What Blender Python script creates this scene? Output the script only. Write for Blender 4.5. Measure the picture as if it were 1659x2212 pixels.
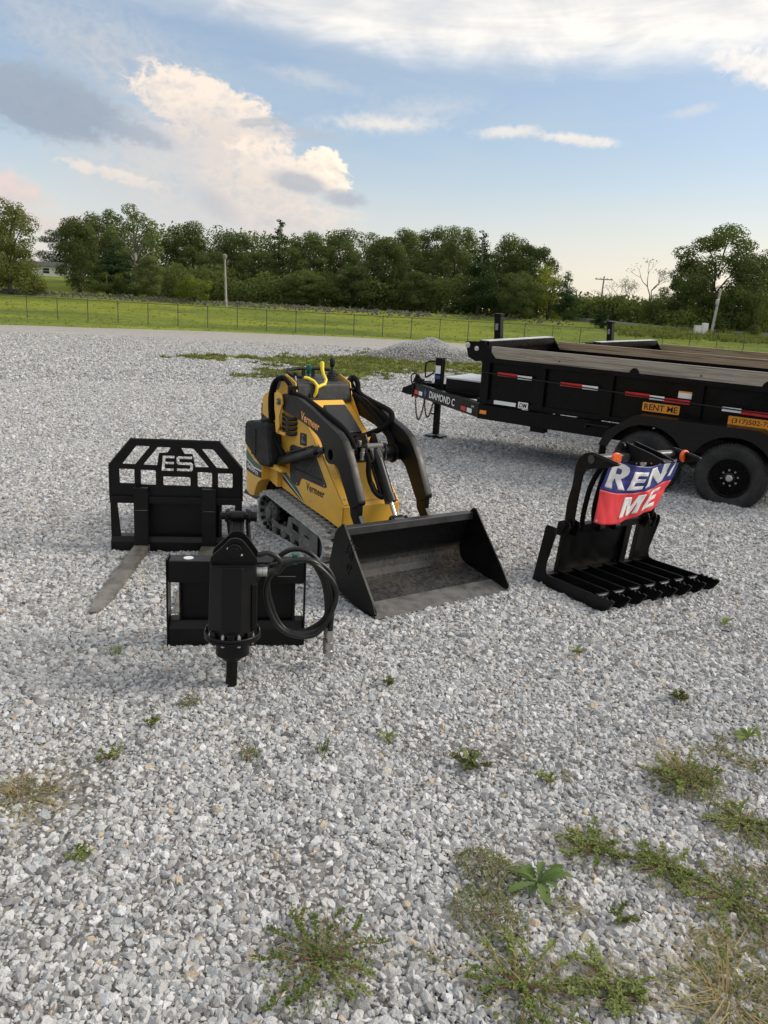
import bpy, bmesh, math, random
import numpy as np
from mathutils import Vector, Matrix, Euler, noise as mnoise

R = math.radians
random.seed(7)
rng = np.random.default_rng(11)
for o in list(bpy.data.objects):
    bpy.data.objects.remove(o, do_unlink=True)
SC = bpy.context.scene
COL = SC.collection

# ------------------------------------------------------------------ camera
CAM_H, PITCH, ROLL = 1.85, R(14.4), R(3.2)
cam = bpy.data.cameras.new('camera')
cam_o = bpy.data.objects.new('camera', cam)
COL.objects.link(cam_o)
_fw = Vector((0, math.cos(PITCH), -math.sin(PITCH)))
_r0 = Vector((1, 0, 0))
_u0 = _r0.cross(_fw)
_rt = _r0 * math.cos(ROLL) + _u0 * math.sin(ROLL)
_up = _u0 * math.cos(ROLL) - _r0 * math.sin(ROLL)
cam_o.matrix_world = Matrix(((_rt.x, _up.x, -_fw.x, 0), (_rt.y, _up.y, -_fw.y, 0), (_rt.z, _up.z, -_fw.z, CAM_H), (0, 0, 0, 1)))
cam.sensor_fit = 'VERTICAL'
cam.sensor_height = 24.0
cam.lens = 24.0 * 1661 / 2212
cam.clip_start = 0.05
cam.clip_end = 4000
SC.camera = cam_o

# ------------------------------------------------------------------ exposure
SC.view_settings.view_transform = 'Standard'
SC.view_settings.look = 'None'
SC.view_settings.exposure = 0.92
SC.view_settings.gamma = 1.0
SC.view_settings.use_curve_mapping = False
SC.cycles.use_denoising = True
SC.cycles.max_bounces = 6
SC.cycles.transparent_max_bounces = 6

# ------------------------------------------------------------------ sun
SUN_AZ, SUN_EL = R(84), R(36)          # azimuth to the right of the view (+Y)
sun_dir = Vector((math.sin(SUN_AZ) * math.cos(SUN_EL), math.cos(SUN_AZ) * math.cos(SUN_EL), math.sin(SUN_EL)))
sl = bpy.data.lights.new('sun', 'SUN')
sl.energy = 1.5
sl.angle = R(22)
sl.color = (1.0, 0.92, 0.80)
sun_o = bpy.data.objects.new('sun', sl)
COL.objects.link(sun_o)
sun_o.rotation_euler = sun_dir.to_track_quat('Z', 'Y').to_euler()


# ------------------------------------------------------------------ node expression helper
class NT:
    def __init__(s, tree): s.t = tree
    def new(s, typ, **kw):
        n = s.t.nodes.new(typ)
        for k, v in kw.items(): setattr(n, k, v)
        return n
    def put(s, sock, v):
        if isinstance(v, X): s.t.links.new(v.s, sock)
        elif hasattr(v, 'is_output'): s.t.links.new(v, sock)
        else: sock.default_value = v
    def m(s, op, a, b=None, c=None, clamp=False):
        n = s.new('ShaderNodeMath', operation=op); n.use_clamp = clamp
        for i, v in enumerate((a, b, c)):
            if v is not None: s.put(n.inputs[i], v)
        return X(s, n.outputs[0])
    def mapr(s, v, a, b, c=0.0, d=1.0, smooth=True):
        n = s.new('ShaderNodeMapRange'); n.clamp = True
        n.interpolation_type = 'SMOOTHSTEP' if smooth else 'LINEAR'
        for i, q in enumerate((v, a, b, c, d)): s.put(n.inputs[i], q)
        return X(s, n.outputs[0])
    def noise(s, vec, scale, detail=4, rough=.55, dist=0.0):
        n = s.new('ShaderNodeTexNoise')
        if vec is not None: s.put(n.inputs['Vector'], vec)
        n.inputs['Scale'].default_value = scale; n.inputs['Detail'].default_value = detail
        n.inputs['Roughness'].default_value = rough; n.inputs['Distortion'].default_value = dist
        return X(s, n.outputs[0])
    def mix(s, f, a, b):
        n = s.new('ShaderNodeMix', data_type='RGBA')
        s.put(n.inputs[0], f)
        for sock, v in ((n.inputs[6], a), (n.inputs[7], b)):
            if isinstance(v, tuple) and len(v) == 3: v = (*v, 1)
            s.put(sock, v)
        return X(s, n.outputs[2])
    def xyz(s, a, b, c):
        n = s.new('ShaderNodeCombineXYZ')
        for i, v in enumerate((a, b, c)): s.put(n.inputs[i], v)
        return X(s, n.outputs[0])
    def sep(s, v):
        n = s.new('ShaderNodeSeparateXYZ'); s.put(n.inputs[0], v)
        return [X(s, q) for q in n.outputs]
    def ramp(s, f, stops, interp='LINEAR'):
        n = s.new('ShaderNodeValToRGB'); s.put(n.inputs[0], f)
        e = n.color_ramp.elements; n.color_ramp.interpolation = interp
        while len(e) < len(stops): e.new(0.5)
        for q, (p, c) in zip(e, stops): q.position = p; q.color = (*c, 1)
        return X(s, n.outputs[0])


class X:
    def __init__(s, nt, sock): s.n = nt; s.s = sock
    def __add__(s, o): return s.n.m('ADD', s, o)
    __radd__ = __add__
    def __sub__(s, o): return s.n.m('SUBTRACT', s, o)
    def __rsub__(s, o): return s.n.m('SUBTRACT', o, s)
    def __mul__(s, o): return s.n.m('MULTIPLY', s, o)
    __rmul__ = __mul__
    def __truediv__(s, o): return s.n.m('DIVIDE', s, o)


# ------------------------------------------------------------------ world: daylight sky with cloud banks
world = bpy.data.worlds.new('World')
SC.world = world
world.use_nodes = True
wt = world.node_tree
wt.nodes.clear()
W = NT(wt)
sky = W.new('ShaderNodeTexSky', sky_type='NISHITA')
sky.sun_disc = False
sky.sun_elevation = SUN_EL
sky.sun_rotation = SUN_AZ
sky.altitude = 200
sky.air_density = 1.0
sky.dust_density = 1.6
sky.ozone_density = 0.7
tc = W.new('ShaderNodeTexCoord')
D = tc.outputs['Generated']
dx, dy, dz = W.sep(D)
AZ = W.m('ARCTAN2', dx, dy) * 57.2958
EL = W.m('ARCSINE', dz) * 57.2958
K = 1.0 / 8.0
P2 = W.xyz(AZ * K, EL * (K * 1.9), 0.0)
n_big = W.noise(P2, 1.1, 4, .6, .4) - 0.5
n_mid = W.noise(P2, 3.2, 5, .62, .25) - 0.5
n_fine = W.noise(P2, 9.0, 4, .62, 0) - 0.5
P4 = W.xyz(AZ * K, EL * (K * 1.25), 7.0)
n_puff = .22 - W.m('ABSOLUTE', W.noise(P4, 6.0, 4, .55, .3) - 0.5) * 2.0
P3 = W.xyz(AZ * K * .35, EL * K * 2.2, 3.7)
n_str = W.noise(P3, 2.2, 5, .6, .5) - 0.5


AE = W.xyz(AZ, EL, 0.0)
n_edge = n_mid * .8 + n_fine * .45 + n_puff * .9
n_shade = n_mid * 1.1 + n_fine * .5 + n_puff * 1.1


def blob(a, e, ra, re, tilt, wob, soft):
    """soft-edged cloud bank round a direction (degrees): mask and height within the bank"""
    mp = W.new('ShaderNodeMapping', vector_type='TEXTURE')
    W.put(mp.inputs['Vector'], AE)
    mp.inputs['Location'].default_value = (a, e, 0)
    mp.inputs['Rotation'].default_value = (0, 0, R(tilt))
    mp.inputs['Scale'].default_value = (ra, re, 1)
    ln = W.new('ShaderNodeVectorMath', operation='LENGTH')
    wt.links.new(mp.outputs[0], ln.inputs[0])
    d = X(W, ln.outputs['Value'])
    f = W.m('MULTIPLY_ADD', n_edge, wob * 2, 1.0) - d
    return W.mapr(f, 0.0, soft), W.sep(mp.outputs[0])[1]


skyc = X(W, sky.outputs[0])
# thin veil of high cloud and haze, everywhere
veil = W.mapr(n_str + n_big * .8, -.35, .55)
skyc = W.mix(veil * .34 + .17, skyc, (3.75, 4.2, 4.4))
# low haze near the horizon, all round
hz = W.mapr(EL, 12.0, 0.5, 0.0, .80)
skyc = W.mix(hz, skyc, W.mix(W.mapr(AZ, -12.0, 30.0), (5.2, 4.85, 4.4), (6.6, 5.7, 4.5)))
# high white sheet overhead, whose lower rim crosses the view, and which goes on behind the viewer
rim = EL - 15.6 - n_big * 2.4 - n_str * 1.6 - W.m('ABSOLUTE', AZ - 9.0) * 0.035 - W.mapr(AZ, 0.0, -15.0) * 1.2
sheet = W.mapr(rim, -.7, 1.9)
shade = W.mapr(n_big * 1.2 + n_str + (EL - 16.0) * .09 - AZ * .012, -.25, .45)
sheetc = W.mix(shade, (7.1, 6.75, 6.2), (4.6, 4.65, 4.8))
skyc = W.mix(sheet * .95, skyc, sheetc)
# cumulus banks: (azimuth, elevation, half sizes, tilt, wobble, softness, -, lit colour, shade colour, opacity)
PK, WM, GB_ = (5.0, 4.45, 4.1), (6.5, 5.6, 4.75), (2.15, 2.55, 3.15)
banks = [
    (-14.5, 8.6, 11.5, 6.2, -14, .30, .9, 0, (4.6, 4.35, 4.15), (3.8, 3.85, 4.0), .78),
    (-20.0, 15.0, 9.0, 3.0, -10, .35, 1.2, 0, (3.8, 3.95, 4.2), (3.0, 3.25, 3.65), .82),
    (-13.0, 12.2, 5.6, 2.0, -14, .36, .30, 0, WM, (3.9, 3.85, 3.95), .92),
    (-12.0, 10.0, 4.4, 2.4, -22, .36, .8, 0, PK, (4.8, 4.4, 4.2), .85),
    (-9.0, 9.3, 3.4, 1.5, -12, .42, .45, 0, WM, (3.9, 3.85, 3.95), .85),
    (-9.0, 6.6, 5.8, 2.8, -12, .35, .7, 0, (5.3, 4.7, 4.2), (3.9, 3.8, 3.85), .8),
    (-5.2, 9.1, 1.9, 1.35, -40, .42, .20, 0, (7.2, 6.2, 5.1), (4.2, 4.0, 4.0), 1.0),
    (-4.6, 6.2, 3.0, 1.7, -8, .5, 1.1, 0, (5.7, 5.0, 4.4), (4.7, 4.4, 4.2), .6),
    (-23.4, 11.5, 6.6, 2.3, -7, .34, .55, 0, (2.35, 2.75, 3.3), GB_, .97),
    (-17.6, 10.4, 2.6, .7, -12, .5, .7, 0, (2.7, 3.0, 3.5), (2.4, 2.8, 3.4), .75),
    (-9.6, 11.9, 2.2, .36, 8, .6, .5, 0, (3.2, 3.3, 3.6), (3.0, 3.2, 3.6), .7),
    (-7.4, 11.4, 4.2, .5, -3, .5, .9, 0, (3.3, 3.45, 3.8), (3.1, 3.3, 3.7), .6),
    (-7.2, 8.4, 2.3, .75, -8, .45, .6, 0, (3.2, 3.3, 3.6), (2.9, 3.15, 3.6), .85),
    (-4.0, 7.6, 1.9, .7, -4, .42, .7, 0, (3.1, 3.25, 3.6), (2.9, 3.15, 3.6), .85),
    (-12.8, 6.6, 2.2, 1.0, -30, .5, .8, 0, (3.5, 3.5, 3.7), (3.3, 3.4, 3.7), .55),
    (-1.6, 12.3, 5.4, .75, 2, .40, 1.2, 0, (6.2, 5.7, 5.1), (5.2, 4.9, 4.6), .80),
    (1.2, 13.3, 6.2, 1.1, 6, .45, 1.5, 0, (4.9, 4.8, 4.7), (4.4, 4.5, 4.6), .6),
    (-6.5, 14.6, 5.0, .7, -8, .5, 1.3, 0, (4.6, 4.6, 4.6), (4.2, 4.3, 4.5), .5),
    (7.0, 12.2, 2.8, .5, 4, .5, .9, 0, (6.0, 5.6, 5.1), (5.0, 4.8, 4.6), .75),
    (11.6, 11.8, 3.3, .46, -5, .45, .8, 0, (6.3, 5.8, 5.2), (5.0, 4.8, 4.6), .8),
    (18.6, 13.4, 2.0, .45, 10, .5, 1.1, 0, (5.0, 4.9, 4.8), (4.5, 4.5, 4.6), .5),
    (23.5, 15.4, 5.4, 1.3, -12, .35, .7, 0, (6.7, 6.3, 5.8), (5.4, 5.2, 5.0), .92),
    (-19.0, 7.8, 3.8, .45, -9, .5, .6, 0, (5.6, 5.0, 4.5), (4.7, 4.4, 4.2), .8),
    (-26.0, 6.3, 3.6, 1.5, -10, .35, .6, 0, (5.3, 4.3, 3.95), (4.4, 4.0, 3.95), .85),
    (-22.5, 4.4, 4.0, 1.0, 0, .35, .9, 0, (5.0, 4.25, 3.95), (4.3, 4.0, 3.95), .75),
    # banks the frame does not hold, of the same make
    (-48, 11, 11, 4, -8, .4, .8, 0, PK, (2.8, 3.1, 3.6), .9),
    (-82, 9, 13, 4, 6, .4, .8, 0, PK, (3.0, 3.3, 3.7), .9),
    (50, 13, 14, 2.2, 4, .4, .9, 0, (6.2, 5.8, 5.2), (5.0, 4.9, 4.8), .85),
    (-135, 12, 18, 5, -5, .4, .9, 0, PK, (3.2, 3.5, 3.9), .85),
    (130, 14, 18, 4, 5, .4, .9, 0, PK, (3.6, 3.8, 4.1), .85),
]
for (a, e, ra, re, tl, wb, so, fi, lit, dark, op) in banks:
    mk, hv = blob(a, e, ra, re, tl, wb, so)
    sh = W.mapr(W.m('MULTIPLY_ADD', hv, .35, n_shade), -.45, .4, smooth=False)
    skyc = W.mix(mk * op, skyc, W.mix(sh, dark, lit))
bg = W.new('ShaderNodeBackground')
bg.inputs['Strength'].default_value = 0.086
W.put(bg.inputs['Color'], skyc)
wo = W.new('ShaderNodeOutputWorld')
wt.links.new(bg.outputs[0], wo.inputs[0])
world.cycles.sampling_method = 'MANUAL'
world.cycles.sample_map_resolution = 512


# ------------------------------------------------------------------ tags
def tag(o, label=None, cat=None, group=None, kind=None):
    if label: o['label'] = label
    if cat: o['category'] = cat
    if group: o['group'] = group
    if kind: o['kind'] = kind
    return o


def empty(name, loc=(0, 0, 0), rz=0.0, label=None, cat=None, group=None):
    o = bpy.data.objects.new(name, None)
    o.empty_display_size = .2
    COL.objects.link(o)
    o.location = loc
    o.rotation_euler = (0, 0, rz)
    return tag(o, label, cat, group)


def kids(o):
    return [c for c in CHILD.get(o.name, [])]


CHILD = {}


def link(name, me, parent=None, mats=()):
    o = bpy.data.objects.new(name, me)
    COL.objects.link(o)
    if parent is not None:
        o.parent = parent
        CHILD.setdefault(parent.name, []).append(o)
    return o


def copy_tree(o, parent=None):
    c = o.copy()
    COL.objects.link(c)
    c.parent = parent
    if parent is not None: CHILD.setdefault(parent.name, []).append(c)
    for ch in list(CHILD.get(o.name, [])): copy_tree(ch, c)
    return c


# ------------------------------------------------------------------ mesh builder
class MB:
    def __init__(s): s.v = []; s.f = []
    def add(s, vs, fs):
        b = len(s.v); s.v += [tuple(q) for q in vs]; s.f += [tuple(i + b for i in f) for f in fs]
        return s
    def box(s, x0, x1, y0, y1, z0, z1):
        vs = [(x, y, z) for x in (x0, x1) for y in (y0, y1) for z in (z0, z1)]
        return s.add(vs, [(0, 1, 3, 2), (4, 6, 7, 5), (0, 4, 5, 1), (2, 3, 7, 6), (0, 2, 6, 4), (1, 5, 7, 3)])
    def hexa(s, b, t):
        """b, t: four corners each, same winding"""
        return s.add(list(b) + list(t), [(3, 2, 1, 0), (4, 5, 6, 7)] + [(i, (i + 1) % 4, (i + 1) % 4 + 4, i + 4) for i in range(4)])
    def prism(s, prof, ax, a, b):
        """prof: list of 2D points; ax: 1 -> (x,z) extruded along y, 0 -> (y,z) along x, 2 -> (x,y) along z"""
        def P(p, t):
            return (p[0], t, p[1]) if ax == 1 else ((t, p[0], p[1]) if ax == 0 else (p[0], p[1], t))
        n = len(prof)
        vs = [P(p, a) for p in prof] + [P(p, b) for p in prof]
        return s.add(vs, [tuple(range(n))[::-1], tuple(range(n, 2 * n))] + [(i, (i + 1) % n, (i + 1) % n + n, i + n) for i in range(n)])
    def tube(s, path, r, n=10, closed=False, flat=1.0):
        path = [Vector(p) for p in path]; m = len(path)
        rs = r if isinstance(r, (list, tuple)) else [r] * m
        t0 = (path[1] - path[0]).normalized()
        up = Vector((0, 0, 1)) if abs(t0.z) < .9 else Vector((1, 0, 0))
        u = t0.cross(up).normalized(); vs = []
        for i, p in enumerate(path):
            if closed: t = (path[(i + 1) % m] - path[i - 1])
            else: t = (path[min(i + 1, m - 1)] - path[max(i - 1, 0)])
            if t.length < 1e-9: t = t0.copy()
            t.normalize()
            u = (u - t * u.dot(t))
            if u.length < 1e-6: u = t.orthogonal()
            u.normalize(); w = t.cross(u)
            for k in range(n):
                a = 2 * math.pi * k / n
                vs.append(p + (u * math.cos(a) + w * math.sin(a) * flat) * rs[i])
        fs = []
        for i in range(m if closed else m - 1):
            j = (i + 1) % m
            for k in range(n):
                l = (k + 1) % n
                fs.append((i * n + k, i * n + l, j * n + l, j * n + k))
        if not closed: fs += [tuple(range(n))[::-1], tuple((m - 1) * n + k for k in range(n))]
        return s.add(vs, fs)
    def cyl(s, p0, p1, r, n=16, r2=None):
        return s.tube([p0, p1], [r, r if r2 is None else r2], n)
    def lathe(s, prof, o=(0, 0, 0), ax='z', n=24):
        """prof: (radius, height along axis)"""
        m = len(prof); vs = []; o = Vector(o)
        for (r, h) in prof:
            for k in range(n):
                a = 2 * math.pi * k / n; c, q = r * math.cos(a), r * math.sin(a)
                vs.append(o + Vector((c, q, h) if ax == 'z' else ((q, h, c) if ax == 'y' else (h, c, q))))
        fs = []
        for i in range(m - 1):
            for k in range(n):
                l = (k + 1) % n
                fs.append((i * n + k, i * n + l, (i + 1) * n + l, (i + 1) * n + k))
        fs += [tuple(range(n))[::-1], tuple((m - 1) * n + k for k in range(n))]
        return s.add(vs, fs)
    def ball(s, c, r, n=12, sc=(1, 1, 1)):
        m = n // 2; prof = []
        vs = []; fs = []
        for i in range(m + 1):
            t = math.pi * i / m
            for k in range(n):
                a = 2 * math.pi * k / n
                vs.append((c[0] + r * sc[0] * math.sin(t) * math.cos(a), c[1] + r * sc[1] * math.sin(t) * math.sin(a), c[2] - r * sc[2] * math.cos(t)))
        for i in range(m):
            for k in range(n):
                l = (k + 1) % n
                fs.append((i * n + k, i * n + l, (i + 1) * n + l, (i + 1) * n + k))
        return s.add(vs, fs)
    def xform(s, M):
        s.v = [tuple(M @ Vector(p)) for p in s.v]; return s
    def mesh(s, name, off=None):
        me = bpy.data.meshes.new(name)
        vs = s.v if off is None else [(a + off[0], b + off[1], c + off[2]) for a, b, c in s.v]
        me.from_pydata(vs, [], s.f)
        bm = bmesh.new(); bm.from_mesh(me)
        bmesh.ops.remove_doubles(bm, verts=bm.verts, dist=1e-6)
        bmesh.ops.recalc_face_normals(bm, faces=bm.faces)
        bm.to_mesh(me); bm.free()
        return me
    def build(s, name, mat, parent=None, bevel=0.0, smooth=None, off=None, seg=2):
        me = s.mesh(name, off)
        return finish(link(name, me, parent), mat, bevel, smooth, seg)


def finish(o, mat, bevel=0.0, smooth=None, seg=2):
    me = o.data
    if mat is not None and not me.materials: me.materials.append(mat)
    if smooth is not None:
        for p in me.polygons: p.use_smooth = True
        me.set_sharp_from_angle(angle=R(smooth))
    if bevel:
        b = o.modifiers.new('bevel', 'BEVEL'); b.width = bevel; b.segments = seg
        b.limit_method = 'ANGLE'; b.angle_limit = R(35)
    return o


def curve_mesh(polys, thick, name='plate'):
    """flat plate in XY from closed polygons (first outer, rest holes), thickness centred on z=0"""
    cu = bpy.data.curves.new(name, 'CURVE'); cu.dimensions = '2D'; cu.fill_mode = 'BOTH'; cu.extrude = thick / 2
    for pl in polys:
        sp = cu.splines.new('POLY'); sp.points.add(len(pl) - 1); sp.use_cyclic_u = True
        for q, p in zip(sp.points, pl): q.co = (p[0], p[1], 0, 1)
    t = bpy.data.objects.new(name, cu)
    me = bpy.data.meshes.new_from_object(t)
    bpy.data.objects.remove(t); bpy.data.curves.remove(cu)
    bm = bmesh.new(); bm.from_mesh(me)
    bmesh.ops.remove_doubles(bm, verts=bm.verts, dist=1e-6)
    bmesh.ops.recalc_face_normals(bm, faces=bm.faces)
    bm.to_mesh(me); bm.free()
    me.materials.clear()
    return me


def frame_mat(o, right, up):
    r = Vector(right).normalized(); u = Vector(up); u = (u - r * u.dot(r)).normalized(); n = r.cross(u); o = Vector(o)
    return Matrix(((r.x, u.x, n.x, o.x), (r.y, u.y, n.y, o.y), (r.z, u.z, n.z, o.z), (0, 0, 0, 1)))


def plate(name, polys, thick, o, right, up, mat, parent, bevel=0.0, off=(0, 0, 0)):
    me = curve_mesh(polys, thick, name)
    me.transform(Matrix.Translation(off) @ frame_mat(o, right, up))
    return finish(link(name, me, parent), mat, bevel)


def round_poly(pts, r, n=3):
    out = []; m = len(pts)
    for i, p in enumerate(pts):
        p = Vector(p[:2]); a = Vector(pts[i - 1][:2]); b = Vector(pts[(i + 1) % m][:2])
        da = (a - p); db = (b - p); q = min(r, da.length * .45, db.length * .45)
        p0 = p + da.normalized() * q; p1 = p + db.normalized() * q
        for k in range(n + 1):
            t = k / n
            out.append(tuple((1 - t) ** 2 * p0 + 2 * t * (1 - t) * p + t * t * p1))
    return out


def text(name, body, width, height, o, right, up, mat, parent, bold=0.0, shear=0.0, depth=.0015, off=(0, 0, 0), center=False, space=1.0):
    cu = bpy.data.curves.new(name, 'FONT'); cu.body = body; cu.size = 1.0; cu.offset = bold; cu.shear = shear
    cu.extrude = .01; cu.space_character = space; cu.resolution_u = 3
    t = bpy.data.objects.new(name, cu)
    me = bpy.data.meshes.new_from_object(t)
    bpy.data.objects.remove(t); bpy.data.curves.remove(cu)
    xs = [v.co.x for v in me.vertices]; ys = [v.co.y for v in me.vertices]
    x0, x1, y0, y1 = min(xs), max(xs), min(ys), max(ys)
    sx, sy = width / (x1 - x0), height / (y1 - y0)
    for v in me.vertices:
        x = (v.co.x - x0) * sx; y = (v.co.y - y0) * sy
        if center: x -= width / 2; y -= height / 2
        v.co = (x, y, depth if v.co.z > 0 else 0)
    me.materials.clear()
    me.transform(Matrix.Translation(off) @ frame_mat(o, right, up))
    return finish(link(name, me, parent), mat)


def decal(name, pts, o, right, up, mat, parent, depth=.0012, off=(0, 0, 0)):
    return plate(name, [pts], depth, o, right, up, mat, parent, off=off)


def spline(pts, n=6, closed=False):
    P = [Vector(p) for p in pts]; m = len(P); out = []
    for i in range(m if closed else m - 1):
        if closed: a, b, c, d = P[i - 1], P[i], P[(i + 1) % m], P[(i + 2) % m]
        else: a, b, c, d = P[max(0, i - 1)], P[i], P[i + 1], P[min(m - 1, i + 2)]
        for k in range(n):
            t = k / n
            out.append(.5 * ((2 * b) + (c - a) * t + (2 * a - 5 * b + 4 * c - d) * t * t + (3 * b - a - 3 * c + d) * t ** 3))
    if not closed: out.append(P[-1])
    return [tuple(q) for q in out]


# ------------------------------------------------------------------ materials
MATS = {}


def pmat(name, col, rough=.5, metal=0.0, var=.12, scale=6.0, bump=0.0, bscale=80.0, dust=0.0, dustcol=(.16, .15, .13), rvar=.1, spec=.5, dscale=5.0):
    if name in MATS: return MATS[name]
    m = bpy.data.materials.new(name); m.use_nodes = True
    t = NT(m.node_tree); b = m.node_tree.nodes['Principled BSDF']
    co = t.new('ShaderNodeTexCoord').outputs['Object']
    nz = t.noise(co, scale, 5, .6)
    lo = tuple(c * (1 - var) for c in col); hi = tuple(min(1, c * (1 + var)) for c in col)
    cc = t.mix(t.mapr(nz, .3, .7), lo, hi)
    if dust:
        d1 = t.noise(co, dscale, 6, .7)
        d2 = t.noise(co, dscale * 9, 4, .6)
        cc = t.mix(t.mapr(d1 + d2 * .5, .62, 1.0) * dust, cc, dustcol)
    t.put(b.inputs['Base Color'], cc)
    t.put(b.inputs['Roughness'], t.mapr(nz, .3, .7, max(0, rough - rvar), min(1, rough + rvar)))
    b.inputs['Metallic'].default_value = metal
    b.inputs['Specular IOR Level'].default_value = spec
    if bump:
        bn = t.new('ShaderNodeBump'); bn.inputs['Strength'].default_value = bump; bn.inputs['Distance'].default_value = .004
        t.put(bn.inputs['Height'], t.noise(co, bscale, 4, .6))
        t.put(b.inputs['Normal'], bn.outputs[0])
    MATS[name] = m
    return m


BLACK = pmat('black_paint', (.0026, .0026, .0029), .40, var=.2, dust=.012, rvar=.1, bump=.05, bscale=120, spec=.26)
BLACKM = pmat('black_matte_paint', (.0030, .0030, .0034), .40, var=.2, dust=.012, rvar=.1, bump=.06, bscale=140, spec=.28)
TRAILB = pmat('trailer_black', (.0020, .0020, .0024), .33, var=.2, dust=.012, rvar=.08, spec=.16)
ARMB = pmat('arm_black', (.0042, .0044, .0052), .40, var=.15, dust=.012, rvar=.08, spec=.34)
YEL = pmat('loader_yellow', (.80, .45, .060), .36, var=.07, dust=.16, dustcol=(.30, .20, .09), rvar=.1, scale=3)
YELD = pmat('lever_yellow', (.80, .60, .02), .4, var=.05)
GRNK = pmat('green_knob', (.0, .10, .07), .35, var=.1)
CONS = pmat('console_plastic', (.020, .0205, .022), .55, var=.2, dust=.25, bump=.15, bscale=160, spec=.35)
RUB = pmat('dusty_track_rubber', (.33, .33, .322), .9, var=.4, scale=14, dust=.6, dustcol=(.55, .545, .53), bump=.5, bscale=60)
RUBD = pmat('dark_rubber', (.008, .008, .008), .65, var=.3, dust=.12, spec=.3)
TYRE = pmat('tyre_rubber', (.019, .019, .0195), .72, var=.25, dust=.34, dustcol=(.09, .088, .084), bump=.2, bscale=40, spec=.3)
HOSE = pmat('hose_rubber', (.006, .006, .006), .38, var=.2, dust=.08, spec=.45)
SLEEVE = pmat('hose_sleeve', (.005, .005, .005), .9, var=.3, bump=.6, bscale=220, spec=.2)
STEEL = pmat('plated_steel', (.52, .51, .49), .34, metal=.9, var=.15)
ZINC = pmat('zinc_bolt', (.42, .41, .39), .42, metal=.8, var=.2)
CHROME = pmat('cylinder_rod', (.5, .49, .47), .2, metal=1.0, var=.1, dust=.2)
GREYST = pmat('worn_grey_steel', (.13, .127, .122), .62, metal=.2, var=.35, scale=10, dust=.55, dustcol=(.17, .16, .15), bump=.2)
FORKST = pmat('worn_fork_steel', (.20, .185, .16), .5, metal=.35, var=.4, scale=9, dust=.5, dustcol=(.10, .088, .072), bump=.15)
def bucket_mat():
    m = bpy.data.materials.new('scraped_bucket_steel'); m.use_nodes = True
    t = NT(m.node_tree); b = m.node_tree.nodes['Principled BSDF']
    co = t.new('ShaderNodeTexCoord').outputs['Object']; x, y, z = t.sep(co)
    n1 = t.noise(co, 3.0, 6, .7); n2 = t.noise(co, 34, 5, .75); n3 = t.noise(t.xyz(x * 3, y * 30, z * 3), 4, 4, .6, .6)
    c = t.mix(t.mapr(n2, .35, .72), (.020, .020, .021), (.060, .060, .060))
    c = t.mix(t.mapr(n3, .58, .74) * .5, c, (.11, .108, .104))
    # caked earth on the floor and in the back corner, clean paint higher up
    low = t.mapr(z, .22, .07)
    c = t.mix(t.mapr(n1 + n2 * .6, .72, .98) * low * .45, c, (.105, .096, .082))
    cor = t.mapr(y, .18, .50) * t.mapr(x, 1.02, .90) * t.mapr(z, .30, .14)
    c = t.mix(cor * t.mapr(n1 + n2 * .5, .55, .85) * .9, c, (.21, .165, .115))
    c = t.mix(t.mapr(z, .14, .24), c, t.mix(t.mapr(n2, .6, .8) * .25, (.004, .004, .0045), (.06, .055, .05)))
    t.put(b.inputs['Base Color'], c); t.put(b.inputs['Roughness'], t.mapr(n2, .3, .7, .42, .7)); b.inputs['Specular IOR Level'].default_value = .3
    bn = t.new('ShaderNodeBump'); bn.inputs['Strength'].default_value = .35; bn.inputs['Distance'].default_value = .004
    t.put(bn.inputs['Height'], n2); t.put(b.inputs['Normal'], bn.outputs[0])
    return m


BUCKIN = bucket_mat()
WHITE = pmat('white_vinyl', (.78, .78, .77), .45, var=.04)
ORANGE = pmat('orange_vinyl', (.80, .30, .02), .45, var=.05)
ORDISC = pmat('orange_plastic', (.82, .12, .02), .35, var=.05)
REDV = pmat('red_reflective', (.55, .015, .018), .3, var=.1)
LETOR = pmat('arm_lettering_orange', (.90, .42, .14), .5, var=.04)
LETBK = pmat('black_lettering', (.012, .011, .010), .5, var=.1)
GRNV = pmat('green_vinyl', (.005, .10, .055), .4, var=.08)
BLUEV = pmat('blue_vinyl', (.03, .05, .28), .4, var=.08)
BANB = pmat('banner_blue', (.020, .028, .20), .42, var=.06)
BANR = pmat('banner_red', (.72, .045, .055), .42, var=.04)
AMBER = pmat('amber_lens', (.85, .28, .02), .25, var=.05)
RIM = pmat('black_rim', (.005, .005, .0055), .28, var=.15, spec=.3)


# ================================================================== setting
def S(a, b, t):
    t = min(1.0, max(0.0, (t - a) / (b - a)))
    return t * t * (3 - 2 * t)


def terr(x, y):
    z = 1.75 * S(70, 96, y) + .55 * S(96.3, 98.8, y) + 1.4 * S(100, 150, y)
    if x < 0: z += 2.0 * S(110, 160, y) * S(20, 60, -x)
    return z


def lot_edge(x):
    """far edge of the gravel lot"""
    pts = [(-200, -20), (-60, 27), (-24, 47.5), (-12, 58), (-2, 62), (8, 62.2), (40, 61), (200, 56)]
    for (a, b), (c, d) in zip(pts, pts[1:]):
        if a <= x <= c: return b + (d - b) * (x - a) / (c - a)
    return pts[-1][1]


# ground: one sheet to the horizon
def grid_mesh(name, xs, ys, fz):
    nx, ny = len(xs), len(ys)
    vs = [(x, y, fz(x, y)) for y in ys for x in xs]
    fs = [(j * nx + i, j * nx + i + 1, (j + 1) * nx + i + 1, (j + 1) * nx + i) for j in range(ny - 1) for i in range(nx - 1)]
    me = bpy.data.meshes.new(name); me.from_pydata(vs, [], fs)
    for p in me.polygons: p.use_smooth = True
    return me


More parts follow.
